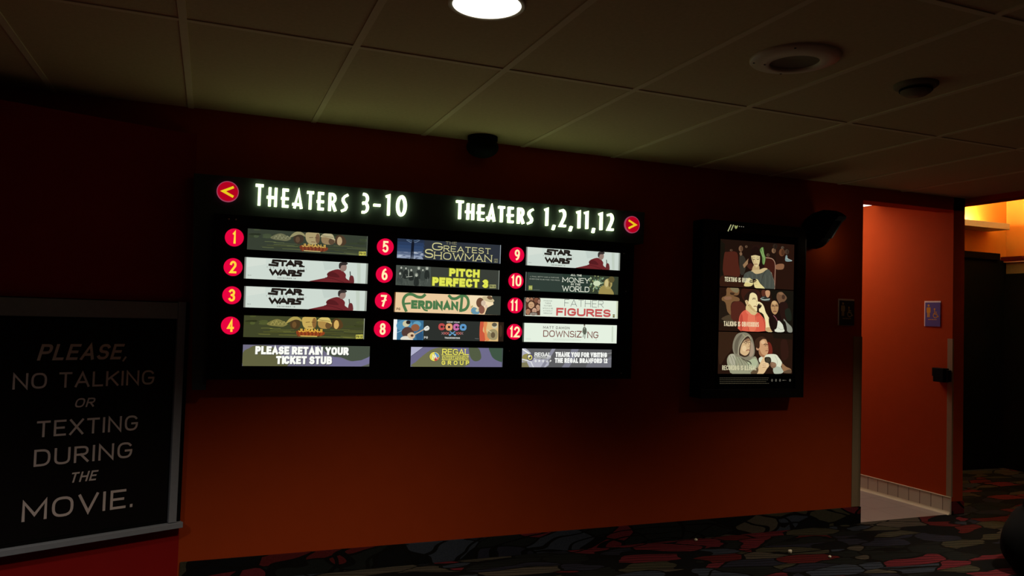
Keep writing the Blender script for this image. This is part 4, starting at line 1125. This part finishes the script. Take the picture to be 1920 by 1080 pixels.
def psa_record(a):
    a.rect_full((40, 21, 12))
    a.blob([(185, 50), (480, 50), (420, 300), (300, 460), (185, 600)], (54, 32, 18)); a.blob([(1200, 200), (1300, 180), (1330, 460), (1220, 520)], (50, 24, 16)); a.poly([(1060, 50), (1400, 52), (1395, 160), (1080, 140)], (28, 20, 12))
    a.blob([(960, 240), (1010, 215), (1050, 290), (1055, 410), (985, 440)], (116, 36, 24))
    # seated man
    a.blob([(830, 500), (900, 455), (980, 425), (1110, 425), (1165, 480), (1225, 580), (1200, 640), (1245, 725), (1190, 762), (1080, 755), (1090, 620), (1000, 560), (860, 580)], (218, 220, 190)); a.blob([(1080, 640), (1190, 650), (1240, 720), (1190, 760), (1080, 750)], (176, 184, 160)); a.curve([(1100, 450), (1140, 540), (1130, 620)], .004, (186, 190, 162))
    a.blob([(830, 300), (850, 200), (930, 150), (968, 205), (990, 300), (982, 400), (930, 455), (880, 470), (835, 420)], (206, 152, 104)); a.blob([(835, 330), (880, 420), (930, 450), (900, 480), (840, 430)], (166, 110, 70)); a.ell(900, 215, 34, 34, (226, 180, 130)); a.ell(812, 325, 26, 34, (196, 140, 100)); a.blob([(775, 290), (765, 200), (820, 135), (900, 118), (960, 165), (900, 160), (850, 195), (845, 290), (825, 330)], (62, 36, 22)); a.curve([(915, 256), (945, 248), (980, 258)], .005, (60, 34, 22)); a.curve([(930, 280), (955, 276)], .003, (70, 40, 28)); a.curve([(975, 270), (990, 320), (970, 330)], .003, (160, 104, 70)); a.curve([(945, 365), (978, 360)], .004, (136, 66, 50))
    a.blob([(1215, 580), (1290, 640), (1370, 680), (1375, 730), (1300, 755), (1230, 700)], (150, 108, 70)); a.blob([(1230, 740), (1330, 690), (1380, 700), (1370, 755)], (96, 72, 50))
    # hooded person
    a.blob([(318, 620), (310, 520), (350, 440), (420, 425), (520, 480), (640, 545), (760, 462), (808, 530), (830, 620), (760, 700), (720, 765), (395, 765), (345, 690)], (152, 152, 120)); a.blob([(345, 450), (420, 430), (450, 520), (420, 640), (350, 560)], (176, 172, 144)); a.blob([(640, 560), (760, 500), (810, 580), (740, 690), (660, 660)], (172, 182, 142))
    for x in range(7):
        a.curve([(360 + x * 46, 450 + x * 12), (400 + x * 50, 560 + x * 8), (420 + x * 50, 690 + x * 6)], .0035, (104, 102, 78) if x % 2 else (126, 124, 96), 3)
    a.blob([(405, 360), (412, 220), (470, 90), (560, 52), (645, 62), (715, 130), (752, 260), (762, 400), (722, 490), (650, 540), (520, 480), (450, 465)], (132, 124, 100)); a.blob([(430, 330), (450, 200), (520, 100), (560, 90), (500, 220), (480, 400), (450, 420)], (104, 96, 76)); a.blob([(690, 200), (735, 260), (745, 400), (700, 470), (670, 440), (690, 300)], (166, 142, 116)); a.curve([(500, 440), (500, 320), (560, 190), (650, 105), (700, 160)], .005, (170, 160, 126)); a.curve([(575, 90), (610, 130)], .006, (160, 152, 110))
    a.blob([(505, 430), (515, 310), (580, 180), (650, 115), (695, 180), (690, 320), (668, 440), (600, 478), (540, 460)], (62, 42, 30)); a.blob([(522, 390), (545, 270), (600, 185), (660, 165), (690, 190), (684, 300), (668, 400), (610, 452), (550, 430)], (216, 178, 126)); a.blob([(600, 190), (660, 150), (690, 190), (640, 210)], (150, 110, 76)); a.ell(590, 330, 34, 50, (232, 198, 146)); a.curve([(585, 225), (612, 212), (640, 224)], .005, (80, 50, 36)); a.curve([(660, 226), (684, 220)], .004, (80, 50, 36)); a.curve([(650, 230), (680, 285), (655, 300)], .003, (170, 124, 84)); a.curve([(625, 365), (652, 352), (672, 358)], .0055, (150, 78, 62)); a.curve([(600, 245), (630, 244)], .003, (60, 40, 30))
    a.curve([(640, 545), (680, 560), (700, 590)], .007, (66, 62, 48)); a.curve([(540, 500), (620, 560), (680, 640)], .004, (110, 106, 80))
    # hands and the small camera
    a.blob([(790, 720), (830, 620), (870, 540), (905, 478), (950, 478), (930, 540), (985, 560), (1002, 615), (960, 680), (900, 765), (800, 765)], (224, 186, 132)); a.blob([(930, 550), (930, 480), (1018, 478), (1034, 560), (1000, 600), (960, 580)], (46, 38, 28)); a.blob([(945, 500), (1010, 495), (1015, 550), (960, 560)], (66, 58, 42))
    for y in (585, 612, 640):
        a.curve([(880, y), (930, y - 12), (985, y + 2)], .0055, (240, 204, 150)); a.curve([(890, y + 12), (940, y + 6)], .0028, (150, 106, 72))
    a.blob([(1030, 560), (1110, 576), (1116, 640), (1060, 668), (1020, 620)], (136, 98, 70)); a.curve([(1050, 590), (1110, 596)], .004, (176, 132, 96)); a.curve([(1050, 620), (1108, 624)], .004, (164, 120, 86)); a.blob([(700, 730), (800, 660), (820, 700), (790, 765), (700, 765)], (96, 76, 50))
    a.text('RECORDING IS ILLEGAL', (232, 622), (786, 702), .15, (216, 208, 164), pt, gap=.16, wide=.9)


scene_art((3.049, 3.648, 1.632, 1.938), ((185, 315), (1330, 395), (1325, 1085), (170, 1068)), psa_text)
scene_art((3.049, 3.648, 1.346, 1.626), ((213, 107), (1680, 115), (1664, 965), (192, 960)), psa_talk)
scene_art((3.049, 3.648, 1.070, 1.340), ((185, 48), (1405, 52), (1395, 765), (160, 765)), psa_record)
# fine print and small logos at the foot, and the cut-off heading at the top
a = Art(PF, (3.049, 3.648, 1.003, 1.070), ((160, 765), (1395, 765), (1390, 945), (158, 945)), 0.0015)
a.mb = pt
for r, y in enumerate((838, 870, 902, 934)):
    x = 190; end = (990, 985, 945, 995)[r]
    while x < end:
        l = min(a.rs.uniform(12, 44), end - x); a.line([(x, y), (x + l, y)], .0022, (84, 76, 56)); x += l + 8
for x in (1045, 1112, 1180, 1352):
    a.ell(x, 880, 15, 24, (92, 88, 76), 10); a.line([(x - 8, 872), (x + 8, 888)], .003, (44, 42, 36))
a.line([(1225, 880), (1255, 880)], .005, (84, 80, 70)); a.line([(1268, 878), (1285, 882)], .003, (70, 66, 58))
pcol = (164, 168, 116)
H2 = MB(FW)
for q in strip([(3.098, 1.993), (3.118, 2.031)], .0075) + strip([(3.122, 2.000), (3.137, 2.031)], .0075):
    H2.face([(p[0], p[1], 0.1265) for p in q], pcol)
H2.face([(3.146, 2.031, .1266), (3.149, 2.016, .1266), (3.158, 2.008, .1266), (3.168, 2.016, .1266), (3.174, 2.032, .1266), (3.166, 2.032, .1266), (3.160, 2.026, .1266), (3.153, 2.032, .1266)], (150, 156, 90))
for k in range(3):
    H2.disc(3.186 + k * .016, 2.027, .0035, .1266, (130, 126, 108), 10)
pa.build('photographs', M['poster_print'], poster, recalc=False)
pt.build('lettering', M['poster_print'], poster, recalc=False)
H2.build('heading', M['poster_print'], case, recalc=False)

# ================================================================== FRAMED NOTICE ON THE ANGLED WALL
def PP(name, mat, parent, boxes, ch=0.0):
    m_ = MB(PART)
    for (u0, u1, v0, v1, w0, w1) in boxes:
        m_.box(u0, u1, v0, v1, w0, w1, ch=ch)
    return m_.build(name, mat, parent)


nc = PART.p(-0.45, 0.30, 0)
notice = thing('notice_case', 'grey-framed display case holding the black notice on the red wall', 'display case', nc)
PP('back_panel', M['matblack'], notice, [(-0.905, -0.004, 0.325, 1.42, 0.0, 0.018)])
PP('side_rail', M['greyframe'], notice, [(-0.068, -0.030, 0.330, 1.42, 0.018, 0.040)], .002)
PP('side_rail', M['greyframe'], notice, [(-0.900, -0.862, 0.330, 1.42, 0.018, 0.040)], .002)
PP('sill', M['greyframe'], notice, [(-0.930, -0.001, 0.300, 0.327, 0.0, 0.050)], .002)
PP('top_rail', M['greyframe'], notice, [(-0.862, -0.068, 1.335, 1.415, 0.018, 0.036)], .003)
m_ = MB(PART); m_.box(-0.855, -0.075, 0.345, 1.325, 0.018, 0.0195)
sheet = tag(m_.build('notice_sheet', M['cabinet']), 'black sheet with pale lettering inside the grey frame', 'notice')
tx = MB(PART)
NW = 0.0198
ncol = (222, 206, 200)


def ntext(s, s0, s1, v0, v1, t, **kw):
    """s0, s1: distance left of the corner"""
    for i, q in enumerate(text_quads(s, s0 - s1, v1 - v0, t, **kw)):
        tx.face([(-s0 + x, v0 + y, NW + (i % 3) * 1e-5) for x, y in q], ncol)


ntext('PLEASE,', .664, .276, 1.138, 1.211, .17, slant=.24, gap=.17)
ntext('NO TALKING', .751, .160, 1.013, 1.083, .13, gap=.17)
ntext('OR', .506, .414, 0.920, 0.962, .16, slant=.24)
ntext('TEXTING', .650, .226, 0.796, 0.868, .13, gap=.19)
ntext('DURING', .655, .246, 0.667, 0.742, .13, gap=.19)
ntext('THE', .510, .389, 0.578, 0.624, .16, slant=.24, gap=.2)
ntext('MOVIE.', .690, .232, 0.430, 0.520, .13, gap=.19)
tx.build('lettering', M['ink'], sheet, recalc=False)

# ================================================================== CEILING FITTINGS
# lit recessed downlight
dl = thing('downlight', 'round lit recessed downlight glowing white in the ceiling', 'ceiling light', (CAN[0], CAN[1], CEIL))
mb = MB(); mb.lathe((CAN[0], CAN[1], CEIL), [(0.128, 0.001), (0.128, -0.004), (0.122, -0.007), (0.113, -0.006), (0.113, 0.001)])
mb.build('trim_ring', M['cream'], dl)
mb = MB(); mb.lathe((CAN[0], CAN[1], CEIL), [(0.113, -0.004), (0.06, -0.0055), (0.0, -0.006)])
mb.build('lens', M['lamp_face'], dl)
# unlit round fitting
uf = thing('ceiling_speaker', 'unlit round ceiling fitting with a cream ring, right of the glowing light', 'ceiling fitting', (2.03, 2.30, CEIL))
mb = MB(); mb.lathe((2.03, 2.30, CEIL), [(0.165, 0.001), (0.165, -0.006), (0.160, -0.011), (0.095, -0.024), (0.090, -0.020), (0.090, -0.004)])
mb.build('trim_ring', M['cream'], uf)
mb = MB(); mb.lathe((2.03, 2.30, CEIL), [(0.091, -0.014), (0.05, -0.008), (0.0, -0.004)])
mb.build('grille', M['grille'], uf)
for r, a in ((0.148, 2.55), (0.108, 2.55), (0.148, 1.2), (0.148, 4.0)):
    cx, cy = 2.03 + r * math.cos(a), 2.30 + r * math.sin(a)
    zz = -0.011 - (0.160 - r) / 0.065 * 0.013
    mb = MB(); mb.lathe((cx, cy, CEIL + zz), [(0.0045, 0.003), (0.0045, -0.001), (0.0, -0.0015)], seg=10)
    mb.build('screw', M['matblack'], uf)
# smoke detector
sd = thing('smoke_detector', 'small domed smoke detector on the dim ceiling at upper right', 'smoke detector', (2.69, 2.33, CEIL))
mb = MB(); mb.lathe((2.69, 2.33, CEIL), [(0.085, 0.001), (0.085, -0.010), (0.078, -0.016), (0.060, -0.018)])
mb.build('base', M['grille'], sd)
mb = MB(); mb.lathe((2.69, 2.33, CEIL), [(0.062, -0.016), (0.058, -0.036), (0.040, -0.048), (0.0, -0.050)])
mb.build('sensor_cap', M['grille'], sd)
mb = MB(); mb.lathe((2.69, 2.33, CEIL), [(0.0635, -0.022), (0.0635, -0.030), (0.060, -0.030)])
mb.build('vent_slot', M['matblack'], sd)
# dome camera over the sign
dc = thing('dome_camera', 'black ball-shaped camera under the ceiling above the sign', 'camera', (1.405, 4.10, CEIL))
mb = MB(); mb.lathe((1.405, 4.10, CEIL), [(0.085, 0.0), (0.085, -0.022), (0.075, -0.030), (0.05, -0.032)])
mb.build('base', M['matblack'], dc)
mb = MB(); mb.lathe((1.405, 4.10, CEIL - 0.060), [(0.0, 0.05)] + [(0.092 * math.cos(a), 0.06 * math.sin(a)) for a in [PI / 2.4 - k * (PI / 2.4 + PI / 2) / 14 for k in range(15)]])
mb.build('dome', M['matblack'], dc)

# hooded wall fixture beside the poster case
lamp('wall_sheen_fill', 'POINT', (4.02, WALL - 0.16, 1.975), 0.14, (1.0, 0.86, 0.62), shadow_soft_size=0.03)  # added fill standing in for warm light reflected off the wall paint
wf = thing('wall_sconce', 'black scoop-shaped wall fixture above the right end of the poster case', 'wall light', (3.90, WALL, 1.93))
FX = Frame((3.88, WALL, 0), (0, -1, 0))     # u out of the wall, v height, w to the left
prof = [(0.0, 1.945), (0.035, 1.930), (0.085, 1.938), (0.130, 1.968), (0.150, 1.990), (0.170, 1.992), (0.215, 2.045), (0.262, 2.100), (0.305, 2.128), (0.265, 2.156), (0.215, 2.176), (0.160, 2.184), (0.105, 2.178), (0.050, 2.156), (0.012, 2.118), (0.0, 2.090)]
mb = MB(FX)
lay = [(-0.075, .72), (-0.060, .90), (-0.030, 1.0), (0.030, 1.0), (0.060, .90), (0.075, .72)]
n = len(prof); vs = []
for wv, s in lay:
    vs += [(0.0 + u * s, 2.05 + (v - 2.05) * s, wv) for u, v in prof]
fs = [tuple(range(n)), tuple(range((len(lay) - 1) * n, len(lay) * n))]
for i in range(len(lay) - 1):
    fs += [(i * n + k, i * n + (k + 1) % n, (i + 1) * n + (k + 1) % n, (i + 1) * n + k) for k in range(n)]
mb.mesh(vs, fs)
mb.build('hood', M['matblack'], wf)
mb = MB(FX); mb.box(0.0, 0.018, 1.955, 2.10, -0.06, 0.06, ch=0.003)
mb.build('wall_plate', M['matblack'], wf)

# ================================================================== RESTROOM SIGNS
def person_sign(fr, x0, x1, z0, z1, label, plate, figure, bg, group):
    th = MB(fr); th.box(x0, x1, z0, z1, 0.0, 0.004, ch=0.0008)
    o = tag(th.build('restroom_sign', bg), label, 'sign', group)
    b = MB(fr); b.box(x0 + .010, x1 - .001, z0 + .001, z1 - .012, 0.004, 0.0065)
    b.build('plate', plate, o)
    g = MB(fr); W = x1 - x0; H = z1 - z0; wv = .0068
    cx = x0 + W * .28; zb = z0 + H * .36
    g.disc(cx, zb + H * .46, W * .062, wv, seg=16)
    g.face([(cx - W * .12, zb + H * .36, wv), (cx - W * .10, zb + H * .39, wv), (cx + W * .10, zb + H * .39, wv), (cx + W * .12, zb + H * .36, wv), (cx + W * .12, zb + H * .18, wv), (cx + W * .075, zb + H * .18, wv), (cx + W * .075, zb, wv), (cx + W * .01, zb, wv), (cx + W * .01, zb + H * .17, wv), (cx - W * .01, zb + H * .17, wv), (cx - W * .01, zb, wv), (cx - W * .075, zb, wv), (cx - W * .075, zb + H * .18, wv), (cx - W * .12, zb + H * .18, wv)])
    g.build('figure', figure, o, recalc=False)
    c2 = x0 + W * .68
    h = MB(fr)
    h.disc(c2 - W * .03, zb + H * .32, W * .05, wv, seg=14)
    for q in strip([(c2 - W * .03, zb + H * .26), (c2 - W * .02, zb + H * .13), (c2 + W * .10, zb + H * .13), (c2 + W * .16, zb + H * .02), (c2 + W * .20, zb + H * .035)], W * .05) + strip([(c2 - W * .02, zb + H * .20), (c2 + W * .09, zb + H * .20)], W * .04) + strip([(c2 + W * .02 + W * .13 * math.cos(t_), zb + H * .075 + W * .13 * math.sin(t_)) for t_ in [math.radians(110 + k * 22) for k in range(12)]], W * .04):
        h.face([(p[0], p[1], wv + 1e-5) for p in q])
    h.build('wheelchair_symbol', figure, o, recalc=False)
    k = MB(fr)
    x = x0 + W * .26
    for l in (.10, .06, .12, .05, .09):
        k.box(x, x + W * l, z0 + H * .255, z0 + H * .28, .0062, .0072); x += W * (l + .025)
    k.build('raised_line', figure, o)
    return o


M['sign_blue'] = paint('blue_violet_plastic', (92, 84, 150), 0.45, 0.06, 40)
M['sign_dark'] = paint('dark_blue_plastic', (52, 54, 76), 0.45, 0.06, 40)
M['sign_gold'] = paint('gold_relief', (214, 160, 52), 0.4, 0.08, 60)
M['sign_pale'] = paint('pale_symbol', (190, 170, 130), 0.4, 0.08, 60)
M['sign_edge'] = paint('silver_sign_edge', (236, 224, 214), 0.4, 0.05, 40)
person_sign(FW, 4.146, 4.294, 1.404, 1.594, 'dark restroom sign on the main wall, above the corner guard', M['sign_dark'], M['sign_pale'], M['sign_edge'], 'restroom signs')
FC = Frame((5.28, 0, 0), (0, -1, 0))     # corridor face: u = -y
person_sign(FC, -4.468, -4.322, 1.418, 1.618, 'blue restroom sign with gold figure on the corridor wall', M['sign_blue'], M['sign_gold'], M['sign_edge'], 'restroom signs')

# black box on the corridor wall edge
bx = thing('wall_box', 'small black box fixed to the corridor wall edge', 'wall box', (5.28, 4.28, 0.99))
mb = MB(); mb.box(5.215, 5.28, 4.245, 4.335, 0.994, 1.100, ch=0.005)
mb.build('housing', M['matblack'], bx)
mb = MB(); mb.box(5.225, 5.28, 4.335, 4.352, 1.035, 1.100, ch=0.004)
mb.build('side_cap', M['matblack'], bx)
mb = MB(); mb.box(5.240, 5.28, 4.226, 4.246, 1.000, 1.088, ch=0.003)
mb.build('mounting_plate', M['black'], bx)

# ================================================================== CORRIDOR LIGHT, SHELF LIGHT
cl = thing('corridor_light', 'bright ceiling light just visible over the corridor opening', 'ceiling light', (4.90, 5.5, 2.46))
mb = MB(); mb.box(4.52, 5.275, 4.93, 6.10, 2.450, 2.46, ch=0.002)
mb.build('frame', M['white'], cl)
mb = MB(); mb.box(4.54, 5.00, 4.94, 6.08, 2.446, 2.4505)
M['corr_face'] = glow('corridor_diffuser', (255, 240, 222), 8.5)
M['corr_added_glow'] = glow('corridor_added_glow', (255, 240, 222), 2.0)  # weaker glow added so the visible ceiling edge reads white
mb.build('diffuser', M['corr_face'], cl)
mb = MB(); mb.box(5.00, 5.272, 4.94, 6.08, 2.446, 2.4505)
mb.build('diffuser', M['corr_added_glow'], cl)  # added glow strip beside the working diffuser

sh = MB(); sh.box(5.40, 7.44, 5.32, 5.55, 2.416, 2.432, ch=0.003); sh.box(5.40, 7.44, 5.32, 5.336, 2.430, 2.477, ch=0.003); sh.box(7.424, 7.44, 5.33, 5.55, 2.430, 2.477, ch=0.003)
tag(sh.build('light_shelf', M['shelf']), 'pale ledge on the amber wall hiding the warm light', 'shelf')
tb = thing('cove_light', 'warm tube light lying on the pale ledge', 'light', (6.2, 5.47, 2.432))
M['tube'] = glow('warm_tube', (255, 232, 160), 420.0)
mb = MB(); mb.lathe((5.60, 5.47, 2.458), [(0.0, 0.0), (0.013, 0.0), (0.013, 1.56), (0.0, 1.56)], axis=(1, 0, 0), seg=14)
mb.build('tube', M['tube'], tb)
mb = MB(); mb.box(5.58, 7.18, 5.445, 5.495, 2.432, 2.446)
mb.build('base', M['cream'], tb)

# ================================================================== THINGS ON THE FLOOR
# rounded black bag at the right edge
bag = thing('black_bag', 'rounded black bag slumped at the right edge of the carpet', 'bag', (4.62, 3.05, 0.0))
bm = bmesh.new(); bmesh.ops.create_uvsphere(bm, u_segments=36, v_segments=22, radius=1)
for v in bm.verts:
    x, y, z = v.co
    k = 1 + 0.05 * math.sin(5 * x + 2 * z) + 0.04 * math.sin(7 * y - 3 * z)
    zz = max(z, -0.72)
    v.co = Vector((4.62 + x * .27 * k, 3.05 + y * .24 * k, (zz + .72) / 1.72 * .40))
mb = MB(); bm.verts.ensure_lookup_table()
mb.mesh([tuple(v.co) for v in bm.verts], [tuple(v.index for v in f.verts) for f in bm.faces], smooth=True); bm.free()
mb.build('body', M['bag'], bag)
mb = MB()
for s in (-1, 1):
    pts = [Vector((4.62 + .13 * math.cos(a), 3.05 + s * .06, .375 + .10 * math.sin(a))) for a in [PI * k / 12 for k in range(13)]]
    for p, q in zip(pts[:-1], pts[1:]):
        d = (q - p)
        mb.lathe(tuple(p), [(0.011, -0.003), (0.011, d.length + .003)], axis=tuple(d), seg=8)
mb.build('strap', M['bag'], bag)
# stray popcorn
for (x, y, s, lab) in ((2.951, 4.165, .010, 'pale popcorn crumb on the carpet at the foot of the orange wall'), (3.371, 3.787, .013, 'largest pale popcorn crumb on the open carpet'), (3.544, 3.641, .009, 'pale popcorn crumb on the carpet nearest the right edge')):
    bm = bmesh.new(); bmesh.ops.create_icosphere(bm, subdivisions=2, radius=1)
    bm.verts.ensure_lookup_table()
    mb = MB()
    vv = []
    for v in bm.verts:
        c_ = v.co; k = 1 + .3 * math.sin(4 * c_.x + x * 9) * math.cos(5 * c_.y) + .2 * math.sin(6 * c_.z)
        vv.append((x + c_.x * s * k, y + c_.y * s * k, s * .75 + max(c_.z * k, -.75) * s))
    mb.mesh(vv, [tuple(v.index for v in f.verts) for f in bm.faces], smooth=True); bm.free()
    tag(mb.build('popcorn', M['popcorn']), lab, 'popcorn', 'stray popcorn on the carpet')
